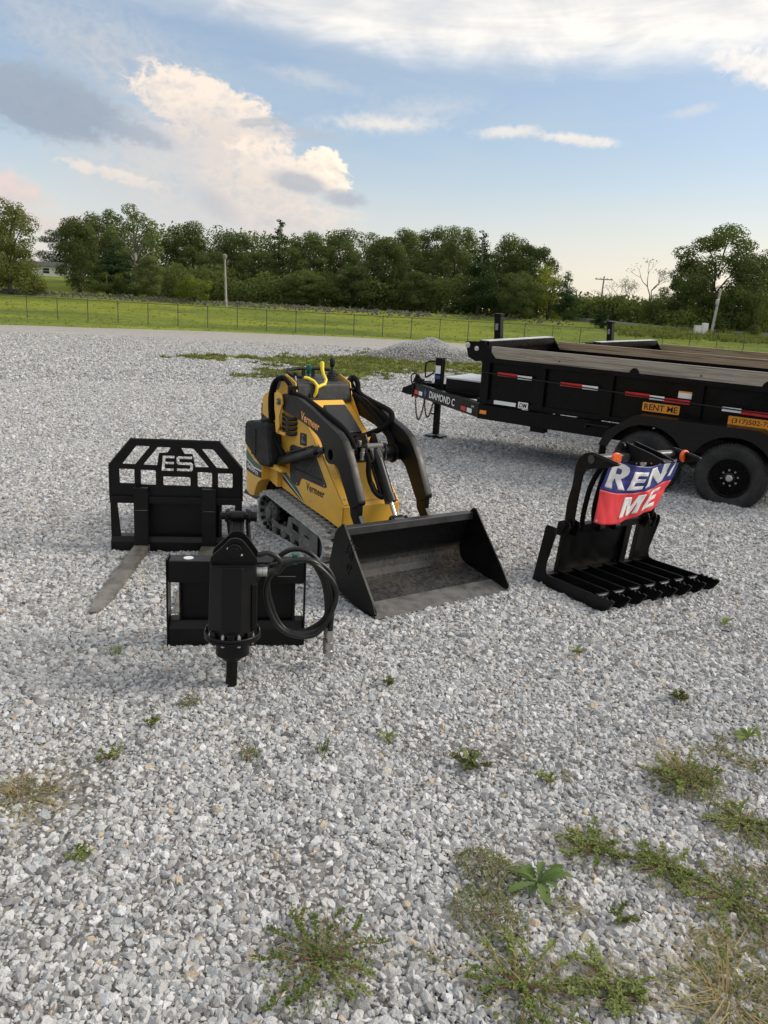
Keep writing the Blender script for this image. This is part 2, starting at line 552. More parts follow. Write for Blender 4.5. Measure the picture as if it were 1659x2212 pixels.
def grass_mat():
    m = bpy.data.materials.new('meadow_grass'); m.use_nodes = True
    t = NT(m.node_tree); b = m.node_tree.nodes['Principled BSDF']
    co = t.new('ShaderNodeTexCoord').outputs['Object']
    x, y, z = t.sep(co)
    st = t.xyz(x * .35, y, z)
    n1 = t.noise(st, .12, 4, .55); n2 = t.noise(st, .9, 5, .6); n3 = t.noise(co, 9, 3, .6)
    c = t.mix(t.mapr(n1, .38, .62), (.12, .165, .032), (.25, .285, .036))
    c = t.mix(t.mapr(n2, .4, .75) * .6, c, (.095, .135, .030))
    c = t.mix(t.mapr(n3, .5, .8) * .35, c, (.26, .27, .08))
    t.put(b.inputs['Base Color'], c)
    b.inputs['Roughness'].default_value = .9
    b.inputs['Specular IOR Level'].default_value = .1
    bn = t.new('ShaderNodeBump'); bn.inputs['Strength'].default_value = .9; bn.inputs['Distance'].default_value = .12
    t.put(bn.inputs['Height'], n3 + n2); t.put(b.inputs['Normal'], bn.outputs[0])
    return m


GRASSM = grass_mat()
xs = list(np.concatenate([np.linspace(-1500, -110, 14), np.linspace(-100, 100, 81), np.linspace(110, 1500, 14)]))
ys = list(np.concatenate([np.linspace(-1500, -30, 12), np.linspace(-25, 60, 12), np.linspace(62, 170, 55), np.linspace(180, 2000, 18)]))
g = link('ground', grid_mesh('ground', xs, ys, lambda x, y: terr(x, y) - .03 + (.06 * mnoise.noise(Vector((x * .2, y * .2, 0))) if y > 72 else 0)))
finish(g, GRASSM); tag(g, kind='structure')


def lot_mat():
    m = bpy.data.materials.new('crushed_stone_lot'); m.use_nodes = True
    t = NT(m.node_tree); b = m.node_tree.nodes['Principled BSDF']
    co = t.new('ShaderNodeTexCoord').outputs['Object']
    v = t.new('ShaderNodeTexVoronoi'); v.inputs['Scale'].default_value = 30; t.put(v.inputs['Vector'], co)
    cs = t.sep(v.outputs['Color'])[0]
    n1 = t.noise(co, .35, 5, .6); n2 = t.noise(co, 2.5, 4, .6); n3 = t.noise(co, 14, 4, .7)
    c = t.ramp(cs, [(0, (.26, .255, .245)), (.5, (.50, .49, .465)), (1, (.74, .725, .70))])
    c = t.mix(t.mapr(n3, .35, .7) * .5, c, (.34, .335, .32))
    c = t.mix(t.mapr(n1, .45, .7) * .4, c, (.62, .61, .58))
    # worn earthy vehicle track along the far edge of the lot
    x, y, z = t.sep(co)
    trk = t.mapr(y + t.m('ABSOLUTE', x - 4) * .20 + n2 * 4, 44.0, 56.0)
    c = t.mix(trk * t.mapr(n2 + n1, .75, 1.2) * .75, c, (.42, .36, .28))
    c = t.mix(t.mapr(n2 * .6 + n1 * .6, .68, .85) * .25, c, (.40, .37, .32))
    st = t.noise(t.xyz(x * .5, y * 1.6, z), 1.1, 6, .7)
    c = t.mix(t.mapr(st, .38, .68) * .55, c, (.40, .375, .335))
    sp = t.noise(t.xyz(x * 5.0, y * .55, z), 1.6, 3, .7)
    c = t.mix(t.mapr(sp, .40, .62) * .5, c, (.30, .29, .27))
    # base darkened under the near stones, painting in the shade of the gaps
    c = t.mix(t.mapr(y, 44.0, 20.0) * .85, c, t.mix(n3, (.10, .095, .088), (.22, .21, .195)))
    t.put(b.inputs['Base Color'], c)
    b.inputs['Roughness'].default_value = .92
    b.inputs['Specular IOR Level'].default_value = .2
    bn = t.new('ShaderNodeBump'); bn.inputs['Strength'].default_value = 1.0; bn.inputs['Distance'].default_value = .03
    t.put(bn.inputs['Height'], t.m('SUBTRACT', 1.0, v.outputs['Distance']) + n3); t.put(b.inputs['Normal'], bn.outputs[0])
    return m


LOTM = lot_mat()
lx = list(np.linspace(-150, 150, 121)); lv = []; lf = []
for x in lx:
    e = lot_edge(x) + 1.6 * mnoise.noise(Vector((x * .25, 0, 3))) + .5 * mnoise.noise(Vector((x * 1.1, 0, 5)))
    for k in range(25): lv.append((x, -60 + (e + 60) * k / 24, 0.0 if k < 24 else -.028))
for i in range(len(lx) - 1):
    for k in range(24): a = i * 25 + k; lf.append((a, a + 25, a + 26, a + 1))
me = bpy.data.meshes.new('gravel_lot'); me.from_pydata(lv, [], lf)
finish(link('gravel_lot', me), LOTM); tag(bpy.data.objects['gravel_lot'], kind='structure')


def heap(x, y):
    """gentle unevenness of the loose stone"""
    return .010 * mnoise.noise(Vector((x * 2.1, y * 2.1, 0))) + .012 * mnoise.noise(Vector((x * .7, y * .7, 4)))


def weedy(x, y):
    """how far weeds have grown into the lot near the stone heap"""
    f = .95 * mnoise.noise(Vector((x * .30, y * .16, 1))) + .45 * mnoise.noise(Vector((x * 1.0, y * .5, 6))) + .40 * mnoise.noise(Vector((x * 2.6, y * 1.3, 9)))
    c = .78 - abs(y - (29.5 + .40 * max(0, x) + .1 * min(0, x))) / (9.5 + .25 * x) - max(0, -x - 4.0) * .22 - max(0, x - 9) * .4
    return f + c


gc = .22; gxs = np.arange(-10.5, 11.5, gc); gys = np.arange(20, 42, gc * 1.6); wv_ = []; wf_ = []
for y in gys:
    for x in gxs:
        if weedy(x, y) > .22:
            q = len(wv_); jx = [rng.uniform(-.08, .08) for _ in range(8)]
            wv_ += [(x + jx[0], y + jx[1], .004), (x + gc + jx[2], y + jx[3], .004), (x + gc + jx[4], y + gc * 1.6 + jx[5], .004), (x + jx[6], y + gc * 1.6 + jx[7], .004)]
            wf_.append((q, q + 1, q + 2, q + 3))
me = bpy.data.meshes.new('weedy_ground'); me.from_pydata(wv_, [], wf_); finish(link('weedy_ground', me), GRASSM); tag(bpy.data.objects['weedy_ground'], 'green weedy ground showing through the lot by the stone heap', kind='stuff')


# ------------------------------------------------------------------ loose stone: instanced crushed pieces
def stone_mat():
    m = bpy.data.materials.new('crushed_limestone'); m.use_nodes = True
    t = NT(m.node_tree); b = m.node_tree.nodes['Principled BSDF']
    rnd = X(t, t.new('ShaderNodeObjectInfo').outputs['Random'])
    c = t.ramp(rnd, [(0, (0.209, 0.206, 0.206)), (.14, (0.331, 0.328, 0.323)), (.34, (0.485, 0.480, 0.471)), (.55, (0.615, 0.610, 0.601)), (.70, (0.449, 0.454, 0.456)),
                     (.78, (0.355, 0.382, 0.403)), (.88, (0.700, 0.693, 0.687)), (.965, (0.670, 0.681, 0.700)), (.985, (0.480, 0.396, 0.288)), (1, (0.552, 0.456, 0.336))])
    co = t.new('ShaderNodeTexCoord').outputs['Object']
    n = t.noise(co, 1.6, 4, .65)
    c = t.mix(t.mapr(n, .35, .7) * .45, c, t.mix(.5, c, (.20, .195, .19)))
    t.put(b.inputs['Base Color'], c)
    b.inputs['Roughness'].default_value = .85
    b.inputs['Specular IOR Level'].default_value = .3
    bn = t.new('ShaderNodeBump'); bn.inputs['Strength'].default_value = .35; bn.inputs['Distance'].default_value = .2
    t.put(bn.inputs['Height'], t.noise(co, 3.5, 4, .6)); t.put(b.inputs['Normal'], bn.outputs[0])
    return m


STONEM = stone_mat()


def add_attr(me, name, typ, arr):
    a = me.attributes.new(name, typ, 'POINT')
    a.data.foreach_set({'FLOAT': 'value', 'INT': 'value', 'FLOAT_VECTOR': 'vector'}[typ], np.ascontiguousarray(arr, dtype=np.int32 if typ == 'INT' else np.float32).ravel())


def scatter(name, pts, rot, scl, idx, variants):
    """object of loose points; geometry nodes put one piece on each. variants(ng) -> list of geometry sockets"""
    me = bpy.data.meshes.new(name); n = len(pts)
    me.vertices.add(n); me.vertices.foreach_set('co', np.ascontiguousarray(pts, dtype=np.float32).ravel())
    add_attr(me, 'rot', 'FLOAT_VECTOR', rot); add_attr(me, 'scl', 'FLOAT_VECTOR', scl); add_attr(me, 'idx', 'INT', idx)
    o = link(name, me)
    ng = bpy.data.node_groups.new(name + '_nodes', 'GeometryNodeTree')
    ng.interface.new_socket('Geometry', in_out='INPUT', socket_type='NodeSocketGeometry')
    ng.interface.new_socket('Geometry', in_out='OUTPUT', socket_type='NodeSocketGeometry')
    N = ng.nodes; L = ng.links
    gi = N.new('NodeGroupInput'); go = N.new('NodeGroupOutput')
    mp = N.new('GeometryNodeMeshToPoints'); L.new(gi.outputs[0], mp.inputs[0])
    gti = N.new('GeometryNodeGeometryToInstance')
    for sck in reversed(variants(ng)): L.new(sck, gti.inputs[0])
    ip = N.new('GeometryNodeInstanceOnPoints'); ip.inputs['Pick Instance'].default_value = True
    L.new(mp.outputs[0], ip.inputs['Points']); L.new(gti.outputs[0], ip.inputs['Instance'])
    for nm, typ, sk in (('rot', 'FLOAT_VECTOR', 'Rotation'), ('scl', 'FLOAT_VECTOR', 'Scale'), ('idx', 'INT', 'Instance Index')):
        na = N.new('GeometryNodeInputNamedAttribute'); na.data_type = typ; na.inputs['Name'].default_value = nm
        L.new(na.outputs[0], ip.inputs[sk])
    L.new(ip.outputs[0], go.inputs[0])
    md = o.modifiers.new('pieces', 'NODES'); md.node_group = ng
    return tag(o, kind='stuff')


def stone_variants(mat, nvar=10, npts=17):
    def f(ng):
        N = ng.nodes; L = ng.links; out = []
        for k in range(nvar):
            p = N.new('GeometryNodePoints'); p.inputs['Count'].default_value = npts + k % 4
            p.inputs['Radius'].default_value = .01
            rv = N.new('FunctionNodeRandomValue'); rv.data_type = 'FLOAT_VECTOR'
            rv.inputs[0].default_value = (-.5, -.5, -.5); rv.inputs[1].default_value = (.5, .5, .5)
            rv.inputs['Seed'].default_value = 31 + k
            nm = N.new('ShaderNodeVectorMath'); nm.operation = 'NORMALIZE'; L.new(rv.outputs[0], nm.inputs[0])
            ma = N.new('ShaderNodeVectorMath'); ma.operation = 'MULTIPLY_ADD'
            L.new(nm.outputs[0], ma.inputs[0]); ma.inputs[1].default_value = (.38, .38, .38)
            sc2 = N.new('ShaderNodeVectorMath'); sc2.operation = 'SCALE'; L.new(rv.outputs[0], sc2.inputs[0]); sc2.inputs['Scale'].default_value = .34
            L.new(sc2.outputs[0], ma.inputs[2])
            L.new(ma.outputs[0], p.inputs['Position'])
            ch = N.new('GeometryNodeConvexHull'); L.new(p.outputs[0], ch.inputs[0])
            ss = N.new('GeometryNodeSetShadeSmooth'); ss.inputs['Shade Smooth'].default_value = False
            L.new(ch.outputs[0], ss.inputs[0])
            sm = N.new('GeometryNodeSetMaterial'); sm.inputs['Material'].default_value = mat
            L.new(ss.outputs[0], sm.inputs[0])
            g2 = N.new('GeometryNodeGeometryToInstance'); L.new(sm.outputs[0], g2.inputs[0])
            out.append(g2.outputs[0])
        return out
    return f


def fan_points(r0, r1, cell, half):
    xm = r1 * math.sin(half)
    gx = np.arange(-xm, xm, cell); gy = np.arange(r0 * math.cos(half), r1, cell)
    A, B = np.meshgrid(gx, gy)
    A = A + rng.uniform(-.5, .5, A.shape) * cell; B = B + rng.uniform(-.5, .5, B.shape) * cell
    A, B = A.ravel(), B.ravel(); rr = np.hypot(A, B); th = np.abs(np.arctan2(A, B))
    k = (rr >= r0) & (rr < r1) & (th < half)
    return A[k], B[k]


parts = []
for (r0, r1, cell, sz) in ((.95, 4.0, .0127, .0154), (4.0, 7.5, .0155, .0184), (7.5, 11.0, .0180, .0200), (11.0, 19.0, .0265, .0255), (19.0, 44.0, .066, .037)):
    a, b = fan_points(r0, r1, cell, R(36)); parts.append((a, b, np.full(len(a), sz)))
gx = np.concatenate([p[0] for p in parts]); gy = np.concatenate([p[1] for p in parts]); gs = np.concatenate([p[2] for p in parts])
keep = rng.uniform(0, 1, len(gx)) < np.clip((46 - np.hypot(gx, gy)) / 20.0, 0, 1)
keep &= np.array([(y < 19) or weedy(x, y) < .16 for x, y in zip(gx, gy)])
gx, gy, gs = gx[keep], gy[keep], gs[keep]
n = len(gx)
size = gs * np.clip(np.exp(rng.normal(0, .36, n)), .4, 2.1) * 1.25
gz = np.array([heap(a, b) for a, b in zip(gx, gy)]) + rng.uniform(-.004, .006, n)
_lo = np.array([.455, 4.839]); _f = np.array([math.cos(R(-54.83)), math.sin(R(-54.83))]); _l = np.array([-_f[1], _f[0]])
_q = np.stack([gx, gy], 1) - _lo; _u, _v = _q @ _f, _q @ _l
gz[(_u > -.6) & (_u < .035) & (np.abs(_v + .025) < .575)] -= .022
_q = np.stack([gx, gy], 1) - np.array([1.1285, 5.4255]); _ga = R(-58.5); _u = _q @ np.array([math.cos(_ga), math.sin(_ga)]); _v = _q @ np.array([-math.sin(_ga), math.cos(_ga)])
gz[(_u > .0) & (_u < .70) & (_v > -.02) & (_v < 1.10)] -= .014
scl = np.stack([size * rng.uniform(.9, 1.5, n), size * rng.uniform(.8, 1.15, n), size * rng.uniform(.55, .95, n)], 1)
rot = np.stack([rng.normal(0, .5, n), rng.normal(0, .5, n), rng.uniform(0, 6.283, n)], 1)
scatter('gravel', np.stack([gx, gy, gz], 1), rot, scl, rng.integers(0, 10, n), stone_variants(STONEM))
bpy.data.objects['gravel']['label'] = 'loose pale grey crushed stone covering the lot'


# ================================================================== background
def leaf_mat(name, c1, c2, trans=.35):
    m = bpy.data.materials.new(name); m.use_nodes = True
    t = NT(m.node_tree); nt = m.node_tree
    for q in list(nt.nodes):
        if q.type == 'BSDF_PRINCIPLED': nt.nodes.remove(q)
    co = t.new('ShaderNodeTexCoord').outputs['Object']
    rnd = X(t, t.new('ShaderNodeObjectInfo').outputs['Random'])
    f = t.mapr(t.noise(co, .55, 3, .6) + t.noise(co, 5, 2, .6) * .6 + rnd * .35, .62, 1.15)
    c = t.mix(f, c1, c2)
    d = t.new('ShaderNodeBsdfDiffuse'); t.put(d.inputs[0], c)
    tr = t.new('ShaderNodeBsdfTranslucent'); t.put(tr.inputs[0], t.mix(.3, c, (.25, .30, .03)))
    mx = t.new('ShaderNodeMixShader'); mx.inputs[0].default_value = trans
    nt.links.new(d.outputs[0], mx.inputs[1]); nt.links.new(tr.outputs[0], mx.inputs[2])
    out = [q for q in nt.nodes if q.type == 'OUTPUT_MATERIAL'][0]
    nt.links.new(mx.outputs[0], out.inputs[0])
    return m


LEAF = {'g': leaf_mat('leaf_mid_green', (.066, .094, .038), (.155, .182, .068)),
        'd': leaf_mat('leaf_dark_green', (.047, .070, .032), (.112, .136, .053)),
        'k': leaf_mat('leaf_evergreen', (0.018, 0.038, 0.019), (0.045, 0.079, 0.030), .15),
        'y': leaf_mat('leaf_yellow_green', (0.131, 0.175, 0.032), (0.263, 0.298, 0.052)),
        'w': leaf_mat('leaf_olive_green', (.065, .085, .026), (.150, .165, .050)),
        's': leaf_mat('leaf_grey_green', (0.079, 0.114, 0.045), (0.166, 0.210, 0.079)),
        'o': leaf_mat('leaf_deep_green', (.052, .076, .032), (.125, .150, .055)),
        'b': leaf_mat('leaf_brush', (0.061, 0.091, 0.032), (0.140, 0.172, 0.052))}
BARK = pmat('bark', (.105, .092, .075), .9, var=.35, scale=3)
BARKP = pmat('pale_bark', (.22, .205, .175), .9, var=.3, scale=3)


def tree_meshes(kind, seed):
    """crown and trunk meshes of a tree 10 m high with a crown radius of 3 m"""
    rs = random.Random(seed); N = Vector
    tk = MB(); blobs = []
    if kind == 'k':
        tk.tube([(0, 0, 0), (.05, 0, 5), (0, .05, 9.6)], [.22, .15, .03], 6)
        for i in range(34):
            h = .9 + 8.8 * (i / 33) ** .95; r = 3.0 * (1 - (h / 10.2) ** 1.6) * rs.uniform(.65, 1.1) + .2; a = rs.uniform(0, 6.28)
            q = N((r * .62 * math.cos(a), r * .62 * math.sin(a), h + .1))
            blobs.append((q, max(.35, r * .55), .42)); blobs.append((q * .5 + N((0, 0, h * .5)), max(.3, r * .4), .5))
            if i % 3 == 0: tk.tube([(0, 0, h - .3), tuple(q)], [.05, .02], 4)
        nl, ls, fill = 9000, .23, .5
    elif kind == 'n':
        nl, ls, fill = 260, .22, .9
        def br(p, d, l, r, lev):
            q = p + d * l; tk.tube([p, p + d * l * .5 + N((rs.uniform(-.1, .1) * l, rs.uniform(-.1, .1) * l, 0)), q], [r, r * .8, r * .6], 4)
            if lev == 0: blobs.append((q, .6, .6)); return
            for k in range(rs.choice((2, 3, 3))):
                nd = (d + N((rs.uniform(-.8, .8), rs.uniform(-.8, .8), rs.uniform(-.1, .6)))).normalized()
                br(q, nd, l * rs.uniform(.6, .85), r * .6, lev - 1)
        br(N((0, 0, 0)), N((0, 0, 1)), 3.4, .17, 4)
    elif kind in 'by':
        for i in range(26):
            a = rs.uniform(0, 6.28); r = 2.6 * math.sqrt(rs.random()); h = rs.uniform(1.0, 9.0) * (1 - (r / 3.4) ** 2 * .55)
            blobs.append((N((r * math.cos(a), r * math.sin(a), h)), rs.uniform(.6, 1.0), 1.6))
        for k in range(5):
            a = k * 1.26 + rs.random(); tk.tube([(0, 0, 0), (.5 * math.cos(a), .5 * math.sin(a), 3), (1.5 * math.cos(a), 1.5 * math.sin(a), 7.5)], [.16, .12, .03], 4)
        nl, ls, fill = 6500, .25, .55
    else:
        base = {'s': 3.6, 'o': 2.4, 'w': 1.2}.get(kind, 1.1)
        lean = rs.uniform(-.4, .4)
        top = N((lean, rs.uniform(-.3, .3), 8.8))
        forks = rs.choice((2, 3)) if kind != 's' else 3
        tk.tube([(0, 0, 0), (lean * .2, 0, base * .8), (lean * .4, 0, base + 1.2)], [.30, .20, .17], 7)
        st = N((lean * .35, 0, base))
        nb = {'s': 17, 'o': 24, 'w': 30}.get(kind, 25)
        for i in range(nb):
            z = base + (9.4 - base) * ((i + .5) / nb); t = (z - base) / (10 - base)
            rm = 3.0 * math.sin(math.pi * min(1, .16 + t * .80)) ** .7
            a = i * 2.4 + rs.uniform(-.5, .5); r = rm * rs.uniform(.35, .92)
            q = N((lean * t + r * math.cos(a), r * math.sin(a), z + rs.uniform(-.4, .4)))
            blobs.append((q, rs.uniform(.75, 1.3) * (1.0 if kind != 's' else .70), rs.uniform(.7, 1.0)))
            if i % (1 if kind == 's' else 2) == 0:
                m0 = st.lerp(top, max(0, t - .35)); tk.tube([m0, m0.lerp(q, .5) + N((0, 0, .35)), q], [.10 * (1.15 - t), .06, .015], 4)
        if kind == 'w':
            for i in range(14):
                a = rs.uniform(0, 6.28); blobs.append((N((2.6 * math.cos(a), 2.6 * math.sin(a), rs.uniform(.9, 3.2))), .8, 1.1))
        nl, ls, fill = {'s': (4600, .21, .65), 'o': (12000, .22, .6), 'w': (15000, .22, .55)}.get(kind, (14000, .225, .5))
    me = bpy.data.meshes.new('crown'); vs = []; fs = []
    wsum = [b[1] ** 2 for b in blobs]
    for (c, r, fl) in rs.choices(blobs, wsum, k=nl):
        d = N((rs.gauss(0, 1), rs.gauss(0, 1), rs.gauss(0, 1))).normalized()
        q = c + N((d.x, d.y, d.z * fl)) * r * (rs.uniform(fill, 1.12) ** .8)
        if q.z < .05: continue
        nrm = (d * 1.1 + N((rs.gauss(0, .38), rs.gauss(0, .38), rs.gauss(0, .38) + .25))).normalized()
        u = nrm.orthogonal().normalized(); a = rs.uniform(0, 6.28); w = nrm.cross(u)
        u, w = u * math.cos(a) + w * math.sin(a), w * math.cos(a) - u * math.sin(a)
        s = ls * rs.uniform(.55, 1.2); b = len(vs)
        vs += [q - u * s * .5, q + w * s * .32 + nrm * s * .06, q + u * s * .55, q - w * s * .32 + nrm * s * .06]
        fs.append((b, b + 1, b + 2, b + 3))
    me.from_pydata(vs, [], fs)
    tm = tk.mesh('trunk')
    for p in tm.polygons: p.use_smooth = True
    return me, tm


TEMPL = {}
for kk in 'gdkyswonb':
    for v in range({'g': 4, 'd': 4, 'k': 3, 'n': 3, 'b': 3, 'o': 2, 's': 2}.get(kk, 1)):
        cm, tm = tree_meshes(kk, 100 * ord(kk) + v * 7 + 3)
        cm.materials.append(LEAF[{'n': 's'}.get(kk, kk)]); tm.materials.append(BARKP if kk in 'sn' else BARK)
        TEMPL[(kk, v)] = (cm, tm)

MIDG = '@ of the rounded mid green trees in the wooded middle, counting from the light pole' # mid green tree packed in the wooded middle of the treeline'
MIDD = '@ of the darker green trees in the wooded middle, counting from the light pole' # green tree packed in the wooded middle of the treeline'
BRU = '@ of the low brush clumps under the far right trees, counting from the left' # green brush along the foot of the trees at far right'
TREES = [
    (-46.6, 96, 10.6, 3.3, 'w', 'tall drooping olive green tree at the left end of the treeline'),
    (-66.5, 160, 9.5, 4.2, 'd', 'dark green tree behind the white house roof'),
    (-44.5, 112, 10.3, 2.7, 'd', 'narrow dark tree just right of the white house'),
    (-43.6, 120, 11.7, 3.25, 'g', 'tall green tree behind the sparse pale tree on the left'),
    (-34.6, 106, 11.6, 3.5, 's', 'tall sparse grey green tree with bare pale branches on the left'),
    (-36.5, 104, 6.5, 3.4, 'k', 'dark spreading evergreen under the tall sparse tree'),
    (-31.1, 100, 5.1, 1.8, 'g', 'small rounded green tree in front of the dark evergreen'),
    (-31.5, 122, 10.4, 3.5, 'o', 'airy tree with sky showing through, left of the light pole'),
    (-35.3, 128, 8.7, 2.7, 'k', 'dark evergreen behind the airy tree'),
    (-24.8, 98, 3.5, 1.9, 'y', 'round yellow green bush left of the light pole'),
    (-24.4, 118, 9.5, 3.5, 'g', 'broad green tree behind the light pole'),
    (-26.0, 112, 6.6, 2.7, 'd', 'dark low tree behind the yellow green bush'),
    (-18.2, 124, 12.0, 3.5, 'k', 'tall dark evergreen rising just right of the light pole'),
    (-19.3, 112, 7.3, 2.7, 'd', 'dark tree in front of the tall evergreen near the light pole'),
    (-12.3, 112, 9.8, 3.2, 'g', MIDG), (-8.5, 116, 10.5, 3.1, 'd', MIDD),
    (-12.5, 104, 4.4, 2.5, 'g', 'low light green tree at the front of the wooded middle, nearest the light pole'),
    (-4.4, 112, 10.6, 3.0, 's', 'thin grey green tree with pale limbs in the wooded middle'),
    (-1.4, 107, 9.5, 2.9, 'd', MIDD), (1.4, 114, 11.1, 2.9, 'g', MIDG), (5.1, 118, 11.8, 3.0, 'd', MIDD), (8.0, 112, 11.5, 3.0, 'g', MIDG),
    (10.6, 103, 10.5, 2.95, 'k', 'tall dark ragged evergreen at the front of the wood, above the loader'),
    (15.7, 112, 10.9, 3.2, 'g', MIDG), (18.3, 108, 10.0, 3.1, 'd', MIDD),
    (15.4, 99, 5.6, 2.5, 'g', 'low blue green tree at the front of the wood near its right end'),
    (19.9, 104, 7.8, 2.35, 'y', 'yellow green tree at the right end of the wood'),
    (21.4, 101, 6.0, 1.8, 'k', 'dark evergreen that closes the right end of the wood'),
    (-5.9, 104, 5.3, 2.8, 'd', 'dark low tree at the front of the wooded middle'),
    (2.8, 104, 5.2, 2.5, 'g', 'low mid green tree at the front of the wood, left of the ragged evergreen'),
    (-36.6, 101, 3.3, 2.1, 'b', 'low greyish bush beneath the dark spreading evergreen'),
    (39.2, 100, 12.4, 4.5, 'o', 'large spreading tree at far right, the tallest there'),
    (37.9, 104, 8.8, 2.5, 'd', 'dark slim tree left of the large spreading tree'),
    (41.8, 96, 9.8, 3.2, 'd', 'dark dense tree at the right edge of the picture'),
    (38.3, 108, 7.5, 2.3, 's', 'sparse small tree left of the large spreading tree'),
    (35.4, 112, 8.3, 2.7, 'n', 'tallest nearly bare tree against the pale sky at right'),
    (32.8, 112, 6.4, 1.7, 'n', 'slim nearly bare tree between the other two bare trees'),
    (32.2, 116, 5.6, 2.1, 'n', 'small nearly bare tree nearest the cross arm pole'),
    (23.9, 92, 2.6, 1.2, 'k', 'small dark cedar standing before the far road'),
    (28.2, 118, 3.6, 2.8, 'b', BRU), (36.3, 118, 4.0, 3.2, 'b', BRU), (37.6, 112, 5.1, 3.0, 'b', BRU), (39.4, 94, 6.3, 2.3, 'b', BRU),
    (33.4, 122, 3.7, 2.6, 'b', BRU), (37.9, 98, 5.2, 2.4, 'b', BRU), (41.8, 92, 5.9, 1.7, 'b', BRU),
    (23.5, 116, 4.2, 2.4, 'b', BRU), (30.5, 112, 4.4, 2.6, 'b', BRU), (46.5, 100, 8.8, 3.0, 'g', 'green tree beyond the right edge of the picture'),
    (26.3, 112, 3.6, 2.2, 'b', BRU), (34.2, 104, 3.8, 2.2, 'b', BRU),
]
ORD = ['first', 'second', 'third', 'fourth', 'fifth', 'sixth', 'seventh', 'eighth', 'ninth', 'tenth', 'eleventh', 'twelfth']
for gen in (MIDG, MIDD, BRU):
    ix = sorted([i for i, q in enumerate(TREES) if q[5] == gen], key=lambda i: TREES[i][0] / TREES[i][1])
    for k, i in enumerate(ix): TREES[i] = TREES[i][:5] + (gen.replace('@', ORD[k]),)
cnt = {}
for (x, y, h, r, kk, lab) in TREES:
    nv = sum(1 for q in TEMPL if q[0] == kk); v = cnt.get(kk, 0) % nv; cnt[kk] = cnt.get(kk, 0) + 1
    nm = {'k': 'evergreen_tree', 'b': 'bush', 'y': 'bush', 'n': 'bare_tree'}.get(kk, 'broadleaf_tree')
    if 'yellow green tree' in lab: nm = 'broadleaf_tree'
    t = empty(nm, (x, y, terr(x, y) - .1), rs_z := random.uniform(0, 6.28), lab, 'bush' if nm == 'bush' else 'tree', 'trees and brush beyond the meadow')
    t.scale = (r / 3.0 * 1.16, r / 3.0 * 1.16, h / 9.9)
    link('trunk', TEMPL[(kk, v)][1], t); link('crown', TEMPL[(kk, v)][0], t)


# the wood behind them reads as one mass
def woodland(name, spans, seed, mat, lab):
    rs = random.Random(seed); vs = []; fs = []
    for (x0, x1, y0, y1, h0, nl) in spans:
        for i in range(nl):
            x = rs.uniform(x0, x1); y = rs.uniform(y0, y1)
            if -.475 < x / y < -.407: continue          # the clearing in front of the house
            hh = h0 * (.70 + .36 * mnoise.noise(Vector((x * .22, y * .12, 2))) + .18 * mnoise.noise(Vector((x * .6, y * .5, 7))))
            hh = min(hh, h0 * .84)
            z = terr(x, y) + max(.5, hh) * rs.random() ** .75
            nrm = Vector((rs.gauss(0, 1), rs.gauss(0, 1) - .4, rs.gauss(0, 1))).normalized(); u = nrm.orthogonal().normalized(); w = nrm.cross(u)
            s = rs.uniform(.22, .48); q = Vector((x, y, z)); b = len(vs)
            vs += [q - u * s * .5, q + w * s * .35, q + u * s * .55, q - w * s * .35]; fs.append((b, b + 1, b + 2, b + 3))
    me = bpy.data.meshes.new(name); me.from_pydata(vs, [], fs); me.materials.append(mat)
    return tag(link(name, me), lab, None, kind='stuff')


woodland('woodland', [(-75, 22, 120, 136, 12.6, 70000), (-85, -50, 158, 168, 9, 9000), (-34, 21, 103, 118, 5.5, 36000), (-60, -36, 112, 124, 6.0, 5000)], 5, LEAF['o'], 'dense dark wood behind the first row of trees')
woodland('undergrowth', [(24, 60, 108, 126, 4.6, 12000), (33, 60, 92, 108, 3.4, 7000)], 6, LEAF['b'], 'tangled undergrowth below the far right trees')

# ------------------------------------------------------------------ grass
GRB = leaf_mat('grass_blade', (.15, .19, .040), (.27, .29, .070), .3)
GRD = leaf_mat('dry_grass_blade', (.30, .23, .11), (.52, .42, .22), .3)


def tuft_mesh(nb, h, sp, seed, w=.010, droop=.5):
    rs = random.Random(seed); vs = []; fs = []
    for i in range(nb):
        a = rs.uniform(0, 6.28); r = sp * .35 * rs.random(); p = Vector((r * math.cos(a), r * math.sin(a), 0))
        a2 = a + rs.gauss(0, .6); out = Vector((math.cos(a2), math.sin(a2), 0)); hh = h * rs.uniform(.5, 1.1); side = Vector((-out.y, out.x, 0)) * w * rs.uniform(.6, 1.2)
        q1 = p + out * sp * .35 * rs.random() + Vector((0, 0, hh * .6)); q2 = q1 + out * sp * droop * rs.uniform(.2, 1) + Vector((0, 0, hh * .4 * rs.uniform(-.4, 1)))
        b = len(vs); vs += [p - side, p + side, q1 + side * .8, q1 - side * .8, q2]
        fs += [(b, b + 1, b + 2, b + 3), (b + 3, b + 2, b + 4)]
    return vs, fs


def tuft_variants(mat, specs):
    def f(ng):
        out = []
        for k, (nb, h, sp, w) in enumerate(specs):
            vs, fs = tuft_mesh(nb, h, sp, 40 + k, w)
            me = bpy.data.meshes.new('tuft'); me.from_pydata(vs, [], fs); me.materials.append(mat)
            TUFTS.append(me)
            out.append(me)
        return out
    return f


